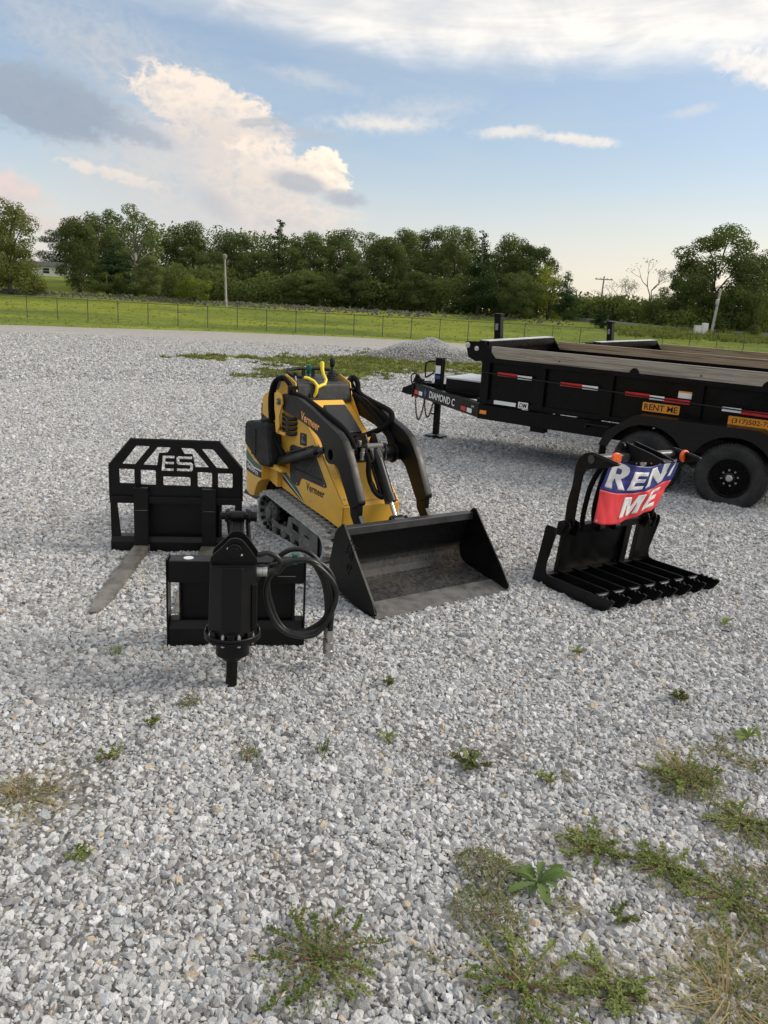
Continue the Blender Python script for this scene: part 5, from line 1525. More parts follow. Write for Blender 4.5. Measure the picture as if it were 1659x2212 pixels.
NT_ = 8; GW = 1.085
side_p = [(.005, .005), (.085, .432), (.10, .445), (.186, .445), (.19, .40), (.125, .16), (.128, .118), (.15, .09), (.185, .083), (.58, .093), (.60, .090), (.635, .110), (.655, .096), (.675, .110), (.695, .096), (.715, .110), (.735, .097), (.757, .108), (.787, .102), (.782, .088), (.742, .03), (.705, .003), (.64, -.004), (.55, .0)]
tine_p = [(.06, .005), (.06, .055), (.10, .080), (.185, .083), (.58, .093), (.60, .090), (.635, .110), (.655, .096), (.675, .110), (.695, .096), (.715, .110), (.735, .097), (.757, .108), (.787, .102), (.782, .088), (.742, .03), (.705, .003), (.64, -.004), (.55, .0)]
me_t = curve_mesh([tine_p], .013, 'tine'); me_t.transform(frame_mat((0, 0, 0), *XZ)); me_t.materials.append(BLACK)
for i in range(NT_):
    y = GW * i / (NT_ - 1)
    if i in (0, NT_ - 1): plate('side_plate', [side_p], .014, (0, y, 0), *XZ, BLACK, grap, .002)
    else:
        o = link('tine', me_t, grap); o.location = (0, y, 0)
        b = o.modifiers.new('bevel', 'BEVEL'); b.width = .002; b.segments = 2; b.limit_method = 'ANGLE'
for i in range(NT_ - 1):
    y0 = GW * i / (NT_ - 1) + .008; y1 = GW * (i + 1) / (NT_ - 1) - .008
    GB(MB().cyl((.60, y0, .066), (.60, y1, .066), .021, 14), 'tip_spacer', ARMB, bevel=0, smooth=40)
    GB(MB().hexa([(.08, y0, .03), (.56, y0, .012), (.56, y1, .012), (.08, y1, .03)], [(.08, y0, .038), (.56, y0, .02), (.56, y1, .02), (.08, y1, .038)]), 'floor_plate', BLACKM, bevel=.001)
GB(MB().hexa([(.05, .008, .02), (.10, .008, .02), (.10, GW - .008, .02), (.05, GW - .008, .02)], [(.06, .008, .07), (.12, .008, .07), (.12, GW - .008, .07), (.06, GW - .008, .07)]), 'rear_sill', BLACK)
# back: leaning uprights, plate and top bar
for (y0, y1) in ((.14, .22), (.79, .85), (.935, 1.0)):
    GB(MB().hexa([(.06, y0, .05), (.10, y0, .05), (.10, y1, .05), (.06, y1, .05)], [(.10, y0, .43), (.14, y0, .43), (.14, y1, .43), (.10, y1, .43)]), 'upright')
GB(MB().hexa([(.05, .22, .05), (.062, .22, .05), (.062, .79, .05), (.05, .79, .05)], [(.10, .22, .40), (.112, .22, .40), (.112, .79, .40), (.10, .79, .40)]), 'back_plate', BLACKM)
GB(MB().hexa([(.085, .10, .375), (.15, .10, .375), (.15, GW - .02, .375), (.085, GW - .02, .375)], [(.09, .10, .438), (.165, .10, .438), (.165, GW - .02, .438), (.09, GW - .02, .438)]), 'top_bar', BLACK, bevel=.006)
for yb in (.105, .195, .93, 1.01):
    GB(MB().prism([(.07, .36), (.19, .36), (.215, .44), (.20, .475), (.15, .485), (.09, .46)], 1, yb, yb + .013), 'hinge_ear', BLACK)
for yb in (.09, .92): GB(MB().cyl((.155, yb, .445), (.155, yb + .13, .445), .024, 16), 'hinge_pin', BLACK, bevel=.003, smooth=40)
# jaws
jaw = [(.115, .44), (.118, .60), (.150, .74), (.158, .87), (.185, .945), (.235, .985), (.300, 1.005), (.345, 1.000), (.540, .972), (.545, .955), (.43, .918), (.30, .886), (.255, .870), (.235, .835), (.222, .745), (.208, .60), (.200, .44)]
for y in (.150, .985):
    jp = plate('jaw_arm', [round_poly(jaw, .012, 2)], .016, (0, y, 0), *XZ, BLACK, grap, .003)
    GB(MB().box(.30, .53, y - .022, y + .022, .950, .958).xform(Matrix.Translation((.30, 0, .95)) @ Matrix.Rotation(.14, 4, 'Y') @ Matrix.Translation((-.30, 0, -.95))) if False else MB().prism([(.32, .996), (.54, .966), (.54, .958), (.32, .978)], 1, y - .02, y + .02), 'jaw_flange', BLACK, jp)
GB(MB().cyl((.30, .14, .955), (.30, .995, .955), .031, 20), 'jaw_tube', pmat('tube_paint', (.06, .061, .064), .38), bevel=0, smooth=40)
mid = [(.22, .94), (.235, 1.03), (.27, 1.06), (.31, 1.05), (.50, 1.015), (.62, .985), (.625, .965), (.45, .945), (.33, .93), (.27, .92)]
for y in (.50, .60): plate('centre_tooth', [round_poly(mid, .012, 2)], .014, (0, y, 0), *XZ, BLACK, grap, .003)
GB(MB().prism([(.36, .935), (.36, .985), (.60, .985), (.62, .975), (.60, .962), (.45, .945)], 1, .507, .593), 'tooth_web', BLACK)
GB(MB().cyl((.262, .455, 1.020), (.262, .635, 1.020), .021, 16), 'cylinder_pin', BLACK, bevel=.002, smooth=40)
GB(MB().cyl((.262, .465, 1.020), (.262, .49, 1.020), .034, 16), 'pin_boss', BLACK, bevel=.002)
GB(MB().tube([(.12, .55, .40), (.20, .55, .78)], .036, 18), 'jaw_cylinder', BLACK, bevel=0, smooth=40)
GB(MB().tube([(.20, .55, .78), (.255, .55, 1.0)], .017, 14), 'jaw_rod', CHROME, bevel=0, smooth=50)
GB(MB().tube(spline([(.15, .30, .40), (.17, .265, .48), (.20, .245, .60), (.22, .255, .74), (.25, .29, .86), (.27, .36, .95), (.275, .43, .985), (.27, .48, .97), (.26, .50, .92)]), .019, 10), 'hose', SLEEVE, bevel=0, smooth=60)
GB(MB().tube(spline([(.16, .40, .42), (.18, .36, .55), (.21, .355, .72), (.24, .38, .88), (.265, .44, .965), (.29, .48, .985), (.30, .51, .95)]), .019, 10), 'hose', SLEEVE, bevel=0, smooth=60)
for y in (.44, .60, .97): GB(MB().cyl((.16, y, .40), (.16, y + .05, .40), .032, 16), 'bar_lug', BLACK, bevel=.002)

# ------------------------------------------------------------------ banner hung from the jaw
def bpt(u, v):
    """banner surface: u 0..1 left to right, v 0..1 bottom to top, in grapple coordinates"""
    yl = .186 + .03 * v + .062 * v ** 4; yr = .875 + .175 * v
    y = yl + (yr - yl) * u
    zb = .512 - .045 * math.sin(math.pi * min(1, u / .8)) * (1 - u) * 1.3 + .045 * u ** 2
    zt = .968 - .075 * math.sin(math.pi * u) ** 1.2 - .012 * u
    z = zb + (zt - zb) * v
    x = .352 + .009 * math.sin(u * 11 + v * 2.4) + .006 * math.sin(u * 23 - v * 5) + .030 * math.exp(-((u - .36 - .1 * (v - .7)) ** 2 * 260 + (v - .74) ** 2 * 26)) + .022 * math.exp(-((u - .60 + .3 * (v - .5)) ** 2 * 300 + (v - .6) ** 2 * 14)) - .018 * max(0, u - .85) / .15 - .02 * (1 - v) * u + .010 * math.exp(-abs(u - (.97 - .55 * (1 - v))) * 26) + .009 * math.exp(-abs(u - (.03 + .35 * (1 - v))) * 30) - .008 * math.exp(-abs(v - .55 - .2 * math.sin(u * 5)) * 22) + .006 * abs(math.sin(u * 17 + v * 6))
    return Vector((x, y, z))


ban = empty('banner', grap.location + Vector((0, 0, 0)), GA, 'wrinkled blue and red RENT ME banner hung from the grapple jaws', 'banner')


def cloth(name, u0, u1, v0, v1, mat, lift=0.0, nu=48, nv=20, parent=None):
    vs = []; fs = []
    for j in range(nv + 1):
        for i in range(nu + 1):
            p = bpt(u0 + (u1 - u0) * i / nu, v0 + (v1 - v0) * j / nv); vs.append((p.x + lift, p.y, p.z))
    fs = [(j * (nu + 1) + i, j * (nu + 1) + i + 1, (j + 1) * (nu + 1) + i + 1, (j + 1) * (nu + 1) + i) for j in range(nv) for i in range(nu)]
    me = bpy.data.meshes.new(name); me.from_pydata(vs, [], fs)
    for p in me.polygons: p.use_smooth = True
    o = finish(link(name, me, parent or ban), mat)
    s = o.modifiers.new('thickness', 'SOLIDIFY'); s.thickness = .0015
    return o


cloth('upper_field', 0, 1, .52, 1, BANB); cloth('lower_field', 0, 1, 0, .52, BANR)


LETTER = {
    'R': [[(0, 0), (0, 1), (.62, 1), (.82, .93), (.90, .80), (.90, .66), (.82, .51), (.66, .44), (1.0, 0), (.64, 0), (.38, .39), (.32, .39), (.32, 0)], [(.32, .59), (.32, .80), (.50, .80), (.57, .76), (.57, .63), (.50, .59)]],
    'E': [[(0, 0), (0, 1), (.95, 1), (.95, .79), (.36, .79), (.36, .62), (.88, .62), (.88, .41), (.36, .41), (.36, .21), (1, .21), (1, 0)]],
    'N': [[(0, 0), (0, 1), (.32, 1), (.69, .46), (.69, 1), (1, 1), (1, 0), (.70, 0), (.31, .55), (.31, 0)]],
    'T': [[(.34, 0), (.34, .78), (0, .78), (0, 1), (1, 1), (1, .78), (.66, .78), (.66, 0)]],
    'M': [[(0, 0), (0, 1), (.32, 1), (.50, .45), (.68, 1), (1, 1), (1, 0), (.76, 0), (.76, .66), (.58, 0), (.42, 0), (.24, .66), (.24, 0)]]}


def banner_letter(ch, u0, u1, v0, v1, slant=0.0):
    me = curve_mesh(LETTER[ch], .001, 'lettering')
    bm = bmesh.new(); bm.from_mesh(me)
    bmesh.ops.delete(bm, geom=[f for f in bm.faces if f.normal.z < .5], context='FACES')
    for k in range(1, 12):
        bmesh.ops.bisect_plane(bm, geom=bm.verts[:] + bm.edges[:] + bm.faces[:], plane_co=(k / 12, 0, 0), plane_no=(1, 0, 0))
        bmesh.ops.bisect_plane(bm, geom=bm.verts[:] + bm.edges[:] + bm.faces[:], plane_co=(0, k / 12, 0), plane_no=(0, 1, 0))
    for v in bm.verts:
        p = bpt(u0 + (u1 - u0) * v.co.x + slant * v.co.y, v0 + (v1 - v0) * v.co.y); v.co = (p.x + .0024, p.y, p.z)
    bm.to_mesh(me); bm.free()
    for p in me.polygons: p.use_smooth = True
    o = finish(link('lettering', me, ban), WHITE)
    s = o.modifiers.new('thickness', 'SOLIDIFY'); s.thickness = .0006
    return o


banner_letter('R', .045, .32, .575, .97); banner_letter('E', .345, .53, .575, .90); banner_letter('N', .56, .83, .585, .955); banner_letter('T', .875, .985, .62, .97)
banner_letter('M', .345, .60, .09, .45, .02); banner_letter('E', .655, .865, .09, .45, .02)
for (y, z, x) in ((.290, .965, .385), (.985, .957, .40)):
    dk_ = MB().lathe([(.040, -.012), (.045, -.006), (.045, .010), (.038, .014)], (x, y, z), 'x', 28).build('orange_clip', ORDISC, ban, bevel=.002)
    MB().lathe([(.006, .013), (.005, .018)], (x, y, z), 'x', 10).build('clip_screw', STEEL, dk_)
MB().tube([(.415, .985, .957), (.42, 1.015, .945)], .003, 6).build('wire_tie', STEEL, ban)
p = bpt(.02, .04); MB().lathe([(.010, 0), (.010, .004), (.005, .004)], (p.x, p.y, p.z), 'x', 14).build('grommet', ZINC, ban)


# ================================================================== dump trailers
def wood_mat(name='weathered_plank', tint=(1, 1, 1)):
    m = bpy.data.materials.new(name); m.use_nodes = True
    t = NT(m.node_tree); b = m.node_tree.nodes['Principled BSDF']
    co = t.new('ShaderNodeTexCoord').outputs['Object']; x, y, z = t.sep(co)
    wv = t.noise(t.xyz(x * .30, y * 14, z * 14), 2.2, 5, .62, 1.4)
    wf = t.noise(t.xyz(x * 1.2, y * 60, z * 60), 3.0, 3, .6)
    c = t.ramp(wv, [(.34, (.15, .12, .09)), (.44, (.31, .26, .20)), (.54, (.45, .385, .305)), (.62, (.27, .205, .14)), (.70, (.42, .34, .25))])
    c = t.mix(t.mapr(wf, .45, .75) * .45, c, (.15, .13, .11))
    c = t.mix(t.mapr(t.noise(co, 1.3, 3, .5), .5, .75) * .4, c, (.33, .25, .17))
    mu = t.new('ShaderNodeMix', data_type='RGBA', blend_type='MULTIPLY'); mu.inputs[0].default_value = 1.0; t.put(mu.inputs[6], c); mu.inputs[7].default_value = (*tint, 1)
    t.put(b.inputs['Base Color'], mu.outputs[2]); b.inputs['Roughness'].default_value = .8
    bn = t.new('ShaderNodeBump'); bn.inputs['Strength'].default_value = .4; bn.inputs['Distance'].default_value = .004
    t.put(bn.inputs['Height'], wf); t.put(b.inputs['Normal'], bn.outputs[0])
    return m


WOOD = wood_mat('greyed_plank', (.92, .96, 1.0)); WOODT = wood_mat('tan_plank', (1.12, .98, .80))


def tread_mat():
    m = bpy.data.materials.new('tread_plate'); m.use_nodes = True
    t = NT(m.node_tree); b = m.node_tree.nodes['Principled BSDF']
    co = t.new('ShaderNodeTexCoord').outputs['Object']; x, y, z = t.sep(co)
    p = (x + z) * 22; q = (x - z + y) * 22
    a = t.m('FRACT', p) - .5; c = t.m('FRACT', q) - .5
    par = t.m('MODULO', t.m('ADD', t.m('FLOOR', p), t.m('FLOOR', q)), 2.0)
    e1 = t.mapr(a * a * 8 + c * c * 90, 1.0, .4); e2 = t.mapr(a * a * 90 + c * c * 8, 1.0, .4)
    h = t.m('MULTIPLY', par, e1) + t.m('MULTIPLY', t.m('SUBTRACT', 1.0, par), e2)
    b.inputs['Base Color'].default_value = (.004, .004, .005, 1); b.inputs['Roughness'].default_value = .34; b.inputs['Specular IOR Level'].default_value = .3
    bn = t.new('ShaderNodeBump'); bn.inputs['Strength'].default_value = .9; bn.inputs['Distance'].default_value = .004
    t.put(bn.inputs['Height'], h); t.put(b.inputs['Normal'], bn.outputs[0])
    return m


TREAD = tread_mat()
LIDSKY = pmat('lid_sky_sheen', (.55, .56, .56), .35, var=.08)  # pale colour painted in for the sky reflected by the lids
CHAIN = pmat('rusty_chain', (.16, .12, .08), .6, metal=.6, var=.3, scale=30)


def make_trailer():
    T = empty('dump_trailer', (0, 0, 0), 0, '', 'trailer')
    def B(mb, name, mat=TRAILB, parent=None, bevel=.004, smooth=None): return mb.build(name, mat, parent or T, bevel=bevel, smooth=smooth)
    x0, x1 = -1.30, -5.65
    # lower frame
    for s in (1, -1):
        B(MB().box(x1, x0, s * 1.02 - .05, s * 1.02 + .035, .575, .765), 'frame_rail')
        # tongue rail
        B(MB().hexa([(x0, s * .93, .585), (x0, s * 1.05, .585), (.40, s * .095, .60), (.40, s * .02, .60)], [(x0, s * .93, .775), (x0, s * 1.05, .775), (.40, s * .095, .80), (.40, s * .02, .80)]), 'tongue_rail')
    for x in (-1.9, -2.6, -3.3, -4.0, -4.7, -5.4): B(MB().box(x - .05, x + .05, -.98, .98, .62, .72), 'cross_member', bevel=0)
    B(MB().box(-1.36, -1.26, -1.0, 1.0, .585, .765), 'front_member')
    # box
    B(MB().box(x1, x0, -1.03, 1.03, .782, .80), 'box_floor', bevel=0)
    for s in (1, -1):
        sw = B(MB().box(x1, x0 - .02, s * 1.02 - .012, s * 1.02 + .012, .80, 1.35), 'side_wall', bevel=0)
        B(MB().box(x1, x0, s * 1.055 - .035, s * 1.055 + .035, 1.335, 1.385), 'top_rail')
        B(MB().box(x1, x0 + .02, s * 1.05 - .02, s * 1.05 + .02, .795, .85), 'bottom_rail')
        for x in (-1.38, -2.18, -3.06, -4.10, -5.0, -5.60):
            B(MB().hexa([(x - .06, s * 1.03, .80), (x + .06, s * 1.03, .80), (x + .06, s * 1.078, .80), (x - .06, s * 1.078, .80)], [(x - .06, s * 1.03, 1.34), (x + .06, s * 1.03, 1.34), (x + .06, s * 1.085, 1.34), (x - .06, s * 1.085, 1.34)]), 'stake')
        # plank on the rail with metal ends
        pk = B(MB().box(x1 + .02, x0 - .14, s * 1.052 - .02, s * 1.052 + .02, 1.392, 1.545), 'plank', WOOD if s > 0 else WOODT, bevel=.004)
        B(MB().box(x1 + .02, x0 - .05, s * 1.027 - .008, s * 1.027 + .004, 1.35, 1.432) if s > 0 else MB().box(x1 + .02, x0 - .05, -1.031, -1.019, 1.35, 1.432), 'inner_lip', TRAILB, bevel=0)
        for x in (-3.35, -4.8): B(MB().prism(round_poly([(x - .06, 1.385), (x + .06, 1.385), (x + .05, 1.42), (x + .02, 1.452), (x - .02, 1.452), (x - .05, 1.42)], .006), 1, s * 1.075, s * 1.083), 'plank_bracket', TRAILB, pk, bevel=.001)
        for x in (-2.4, -4.1): B(MB().lathe([(.010, 0), (.010, .004)], (x, s * 1.073, 1.44), 'y', 8), 'plank_knot', RUBD, pk, bevel=0)
        for inner in (1, -1):
            plate('plank_end', [[(x0 + .0, 1.385), (x0 + .0, 1.56), (x0 - .06, 1.56), (x0 - .22, 1.385)], [(x0 - .050, 1.43), (x0 - .070, 1.462), (x0 - .050, 1.494), (x0 - .030, 1.462)][::-1]], .006, (0, s * (1.052 + inner * .026), 0), *XZ, TRAILB, pk, .001)
        # rub rope
        B(MB().tube([(x0, s * 1.10, 1.205), (-3.2, s * 1.102, 1.15), (x1, s * 1.10, 1.09)], .008, 6), 'tarp_rod', RUBD, bevel=0)
        # tape, stickers
        for (a, b_, z, m_) in ((-1.57, -1.86, 1.20, REDV), (-1.86, -2.06, 1.19, WHITE), (-2.45, -2.74, 1.17, REDV), (-2.74, -2.94, 1.165, WHITE), (-3.28, -3.57, 1.15, REDV), (-3.57, -3.74, 1.14, WHITE), (-3.74, -4.03, 1.13, REDV), (-4.38, -4.58, 1.11, WHITE), (-4.58, -4.95, 1.10, REDV)):
            B(MB().box(b_, a, s * 1.0345 - .0015, s * 1.0345 + .0015, z - .024, z + .024) if not (s > 0) else MB().box(b_, a, 1.089, 1.0915, z - .024, z + .024), 'reflective_tape', m_, sw, bevel=0)
    # front wall, tarp housing
    B(MB().box(x0 - .04, x0, -1.03, 1.03, .80, 1.50), 'front_wall', bevel=0)
    hz_ = B(MB().hexa([(x0 - .07, -1.02, 1.50), (x0 + .10, -1.02, 1.50), (x0 + .10, 1.02, 1.50), (x0 - .07, 1.02, 1.50)], [(x0 - .07, -1.02, 1.60), (x0 + .08, -1.02, 1.605), (x0 + .08, 1.02, 1.605), (x0 - .07, 1.02, 1.60)]), 'tarp_housing', TRAILB, bevel=.006)
    B(MB().box(x0 - .065, x0 + .075, -1.015, 1.015, 1.602, 1.609), 'tarp_lid', LIDSKY, hz_, bevel=0)
    for s in (1, -1):
        ep = plate('roller_plate', [round_poly([(x0 + .26, 1.58), (x0 - .05, 1.60), (x0 - .10, 1.36), (x0 + .08, 1.33), (x0 + .20, 1.38)], .02)], .010, (0, s * 1.075, 0), *XZ, TRAILB, T, .002)
        for (x, z, r) in ((x0 + .21, 1.535, .038), (x0 + .07, 1.50, .032)):
            MB().lathe([(r, 0), (r, .018), (r * .5, .024)] if s > 0 else [(r * .5, -.024), (r, -.018), (r, 0)], (x, s * 1.08, z), 'y', 18).build('roller_cap', STEEL, ep)
    # telescopic hoist standing before the box
    hb = B(MB().hexa([(-1.09, -.055, .70), (-.98, -.055, .70), (-.98, .055, .70), (-1.09, .055, .70)], [(-.985, -.05, 1.90), (-.885, -.05, 1.90), (-.885, .05, 1.90), (-.985, .05, 1.90)]), 'hoist', TRAILB, bevel=.008)
    B(MB().box(-.995, -.875, -.06, .06, 1.895, 1.93), 'hoist_cap', TRAILB, hb, bevel=.006)
    B(MB().box(-.965, -.92, .0525, .0545, 1.70, 1.79), 'hoist_label', GREYM, hb, bevel=0)
    # tool box
    tb_ = B(MB().box(-1.02, -.34, -.36, .36, .79, .965), 'tool_box', TRAILB, bevel=.008)
    B(MB().box(-1.04, -.32, -.38, .38, .965, .99), 'tool_box_lid', LIDSKY, tb_, bevel=.006)
    # jack
    jk_ = B(MB().box(-.055, .055, -.055, .055, .50, 1.205), 'jack_tube', TRAILB, bevel=.008)
    B(MB().box(-.062, .062, -.062, .062, 1.205, 1.22), 'jack_cap', TRAILB, jk_, bevel=.004)
    B(MB().box(-.04, .04, -.04, .04, .03, .52), 'jack_leg', TRAILB, jk_, bevel=.005)
    for z in (.15, .25, .35): B(MB().lathe([(.011, 0), (.011, .002)], (0, .0402, z), 'y', 10), 'leg_hole', RUBD, jk_, bevel=0)
    B(MB().box(-.14, .14, -.11, .11, 0, .02), 'jack_foot', TRAILB, jk_, bevel=.004)
    B(MB().cyl((.05, -.02, .34), (.12, -.02, .34), .014, 8), 'jack_pin', TRAILB, jk_, bevel=0)
    B(MB().tube(spline([(.055, .02, 1.16), (.16, .02, 1.15), (.24, .02, 1.12), (.255, .02, 1.05), (.25, .02, .95), (.235, .02, .90), (.17, .02, .935), (.09, .02, .985)], 5), .013, 8), 'jack_crank', TRAILB, jk_, bevel=0, smooth=50)
    B(MB().box(-.045, .045, .055, .058, .98, 1.10), 'jack_label', WHITE, jk_, bevel=0)
    B(MB().box(-.045, .045, .055, .0585, .90, .95), 'jack_sticker', BLUEV, jk_, bevel=0)
    # coupler
    cp_ = B(MB().prism([(.30, .62), (.30, .86), (.38, .87), (.42, .80), (.56, .73), (.64, .70), (.66, .62), (.56, .60), (.40, .60)], 1, -.055, .055), 'coupler', TRAILB, bevel=.008)
    B(MB().prism([(.36, .86), (.38, .93), (.43, .92), (.46, .84), (.50, .78), (.44, .80)], 1, -.02, .02), 'coupler_latch', TRAILB, cp_, bevel=.004)
    B(MB().tube(spline([(.30, .05, .86), (.38, .12, .95), (.46, .10, .88), (.40, .11, .70), (.42, .10, .58), (.36, .10, .66), (.25, .08, .82), (.1, .06, .84)], 5), .012, 8), 'wiring_cable', RUBD, bevel=0, smooth=50)
    # safety chains
    mb = MB()
    for (ya, xa, d_) in ((.11, .36, .42), (.10, .20, .36)):
        pts_ = [Vector((xa - .20 * t, ya + .02 * math.sin(t * 3), .66 - d_ * 4 * t * (1 - t))) for t in np.linspace(0, 1, 25)]
        for i, (a, b_) in enumerate(zip(pts_, pts_[1:])):
            c_ = (a + b_) / 2; t_ = (b_ - a).normalized(); n_ = Vector((0, 1, 0)) if i % 2 else t_.cross(Vector((0, 1, 0)))
            n_ = (n_ - t_ * n_.dot(t_)).normalized(); L_ = (b_ - a).length * .78; w_ = .013
            mb.tube([c_ + t_ * L_ * math.cos(k * math.pi / 4) + n_ * w_ * math.sin(k * math.pi / 4) for k in range(8)], .0055, 5, closed=True)
    B(mb, 'safety_chain', CHAIN, bevel=0)
    B(MB().tube(spline([(.33, .115, .70), (.30, .12, .66), (.31, .12, .60), (.34, .12, .58), (.355, .12, .61)], 4), .014, 8), 'chain_hook', REDV, bevel=0, smooth=50)
    # tongue lettering and markings on both rails
    for s in (1, -1):
        pa_, pb_ = Vector((.40, s * .0975, .70)), Vector((x0, s * 1.0525, .68)); dv = (pb_ - pa_); nn_ = Vector((-dv.y, dv.x, 0)).normalized(); nn_ = nn_ if nn_.y * s > 0 else -nn_
        rt_ = dv.normalized() if s > 0 else -dv.normalized()
        at_ = lambda t: pa_ + dv * (t if s > 0 else t) + nn_ * .0025
        def stick(n_, t, w_, h_, m_, dz=0): return decal(n_, [(-w_ / 2, -h_ / 2), (w_ / 2, -h_ / 2), (w_ / 2, h_ / 2), (-w_ / 2, h_ / 2)], at_(t) + Vector((0, 0, dz)), rt_, (0, 0, 1), m_, T)
        text('tongue_lettering', 'DIAMOND C', .78, .105, at_(.475) + Vector((0, 0, .0)), rt_, (0, 0, 1), WHITE, T, bold=.012, shear=.12, center=True)
        decal('tongue_emblem', [(-.045, 0), (0, -.075), (.045, 0), (0, .075)], at_(.205), rt_, (0, 0, 1), BLUEV, T)
        stick('reflective_tape', .05, .12, .06, REDV, -.03); stick('reflective_tape', .125, .12, .06, WHITE, -.03)
        stick('reflective_tape', .80, .13, .06, REDV, -.035); stick('reflective_tape', .885, .13, .06, WHITE, -.035)
        text('small_lettering', 'LPT', .07, .028, at_(.93) + Vector((0, 0, .03)), rt_, (0, 0, 1), WHITE, T, center=True)
        rr_ = (-1, 0, 0) if s > 0 else (1, 0, 0)
        B(MB().box(-1.43, -1.33, s * 1.0565 - .004, s * 1.0565 + .004, .645, .695), 'marker_lamp', AMBER, bevel=.003)
        ls = decal('label_strip', [(-.16, -.025), (.16, -.025), (.16, .025), (-.16, .025)], (-1.70, s * 1.0725, .828), rr_, (0, 0, 1), WHITE, T)
        ds = decal('maker_sticker', [(-.07, -.04), (.07, -.04), (.07, .04), (-.07, .04)], (-1.965, s * 1.0725, .835), rr_, (0, 0, 1), WHITE, T)
        text('maker_lettering', 'DM', .11, .055, Vector((-1.965, s * 1.0735, .835)), rr_, (0, 0, 1), LETBK, ds, bold=.01, shear=.25, center=True)
        rs_ = decal('rent_sticker', round_poly([(-.215, -.052), (.215, -.052), (.215, .052), (-.215, .052)], .012), (-3.70, s * 1.0345, 1.02), rr_, (0, 0, 1), ORANGE, T)
        text('rent_lettering', 'RENT ME', .385, .068, Vector((-3.70, s * 1.0355, 1.02)), rr_, (0, 0, 1), LETBK, rs_, bold=.012, center=True)
        ps_ = decal('phone_sticker', round_poly([(-.25, -.052), (.25, -.052), (.25, .052), (-.25, .052)], .012), (-4.70, s * 1.0345, .985), rr_, (0, 0, 1), ORANGE, T)
        text('phone_lettering', '(317)502-728', .44, .066, Vector((-4.71, s * 1.0355, .985)), rr_, (0, 0, 1), LETBK, ps_, bold=.006, center=True)
        ws_ = decal('notice_sticker', [(-.075, -.04), (.075, -.04), (.075, .04), (-.075, .04)], (-3.95, s * 1.0365, 1.205), rr_, (0, 0, 1), WHITE, T)
        decal('notice_band', [(-.075, .022), (.075, .022), (.075, .04), (-.075, .04)], (-3.95, s * 1.0375, 1.205), rr_, (0, 0, 1), ORANGE, ws_)
        # fender
        fp_ = [(-3.10, .53), (-3.17, .70), (-3.24, .76), (-3.46, .92), (-3.52, .945), (-4.84, .945), (-4.90, .92), (-5.12, .76), (-5.19, .70), (-5.26, .53)]
        fo = []
        mb = MB()
        n_ = len(fp_)
        for (px_, pz_), (qx_, qz_) in zip(fp_, fp_[1:]):
            dn = Vector((qx_ - px_, qz_ - pz_)).normalized(); nx_, nz_ = dn.y * .006, -dn.x * .006
            mb.hexa([(px_, s * 1.04, pz_), (qx_, s * 1.04, qz_), (qx_, s * 1.285, qz_), (px_, s * 1.285, pz_)], [(px_ - nx_, s * 1.04, pz_ - nz_), (qx_ - nx_, s * 1.04, qz_ - nz_), (qx_ - nx_, s * 1.285, qz_ - nz_), (px_ - nx_, s * 1.285, pz_ - nz_)])
        fd = B(mb, 'fender', TREAD, bevel=0)
        inner = [(-5.205, .53), (-5.15, .66)] + [(-4.61 + .47 * math.cos(a), .385 + .47 * math.sin(a)) for a in np.linspace(R(-180 + 150), R(0), 1)][:0]
        arc2 = [(-4.61 - .475 * math.cos(a), .37 + .475 * math.sin(a)) for a in np.linspace(R(20), R(150), 14)]
        arc1 = [(-3.66 - .475 * math.cos(a), .37 + .475 * math.sin(a)) for a in np.linspace(R(30), R(160), 14)]
        sk = [(x, z) for x, z in fp_] + [(-5.22, .53)] + arc2 + [(-4.135, .62)] + arc1 + [(-3.14, .53)]
        plate('fender_skirt', [sk], .006, (0, s * 1.283, 0), *XZ, TREAD, fd)
        B(MB().box(-3.20, -2.90, s * 1.03, s * 1.27, .742, .760) if s > 0 else MB().box(-3.20, -2.90, -1.27, -1.03, .742, .760), 'step', TREAD, bevel=.003)
        B(MB().box(-2.92, -2.90, s * 1.15 - .12, s * 1.15 + .12, .70, .760), 'step_lip', TREAD, bevel=.002)
        B(MB().box(-3.125, -3.115, s * 1.06, s * 1.275, .36, .56) if s > 0 else MB().box(-3.125, -3.115, -1.275, -1.06, .36, .56), 'mud_flap', RUBD, bevel=0)
        # wheels
        for wx in (-3.66, -4.61):
            wz, yo = (.385 if s > 0 else .315), s * 1.245
            wh = empty('wheel'); wh.parent = T; CHILD.setdefault(T.name, []).append(wh); wh.location = (wx, yo, wz)
            if s < 0: wh.rotation_euler = (0, 0, math.pi)
            ty = MB().lathe([(.205, -.20), (.24, -.222), (.315, -.232), (.352, -.222), (.372, -.200), (.382, -.165), (.385, -.11), (.382, -.055), (.372, -.018), (.352, .004), (.315, .012), (.262, .006), (.225, -.004), (.205, -.020)], (0, 0, 0), 'y', 56)
            B(ty, 'tyre', TYRE, wh, bevel=0, smooth=45)
            mb = MB()
            for k in range(70):
                a = k * 2 * math.pi / 70
                for (yy, w_, sk_) in ((-.035, .038, .02), (-.185, .038, -.02)):
                    mb.add([tuple(Matrix.Rotation(a, 4, 'Y') @ Vector(p)) for p in [(-.010, yy - w_ / 2, .374), (.010, yy - w_ / 2, .374), (.010 + sk_ * .2, yy + w_ / 2, .368), (-.010 + sk_ * .2, yy + w_ / 2, .368), (-.009, yy - w_ / 2, .389), (.009, yy - w_ / 2, .389), (.009, yy + w_ / 2, .383), (-.009, yy + w_ / 2, .383)]], [(4, 5, 6, 7), (0, 1, 5, 4), (1, 2, 6, 5), (2, 3, 7, 6), (3, 0, 4, 7)])
            B(mb, 'tread_blocks', TYRE, wh, bevel=0)['kind'] = 'stuff'
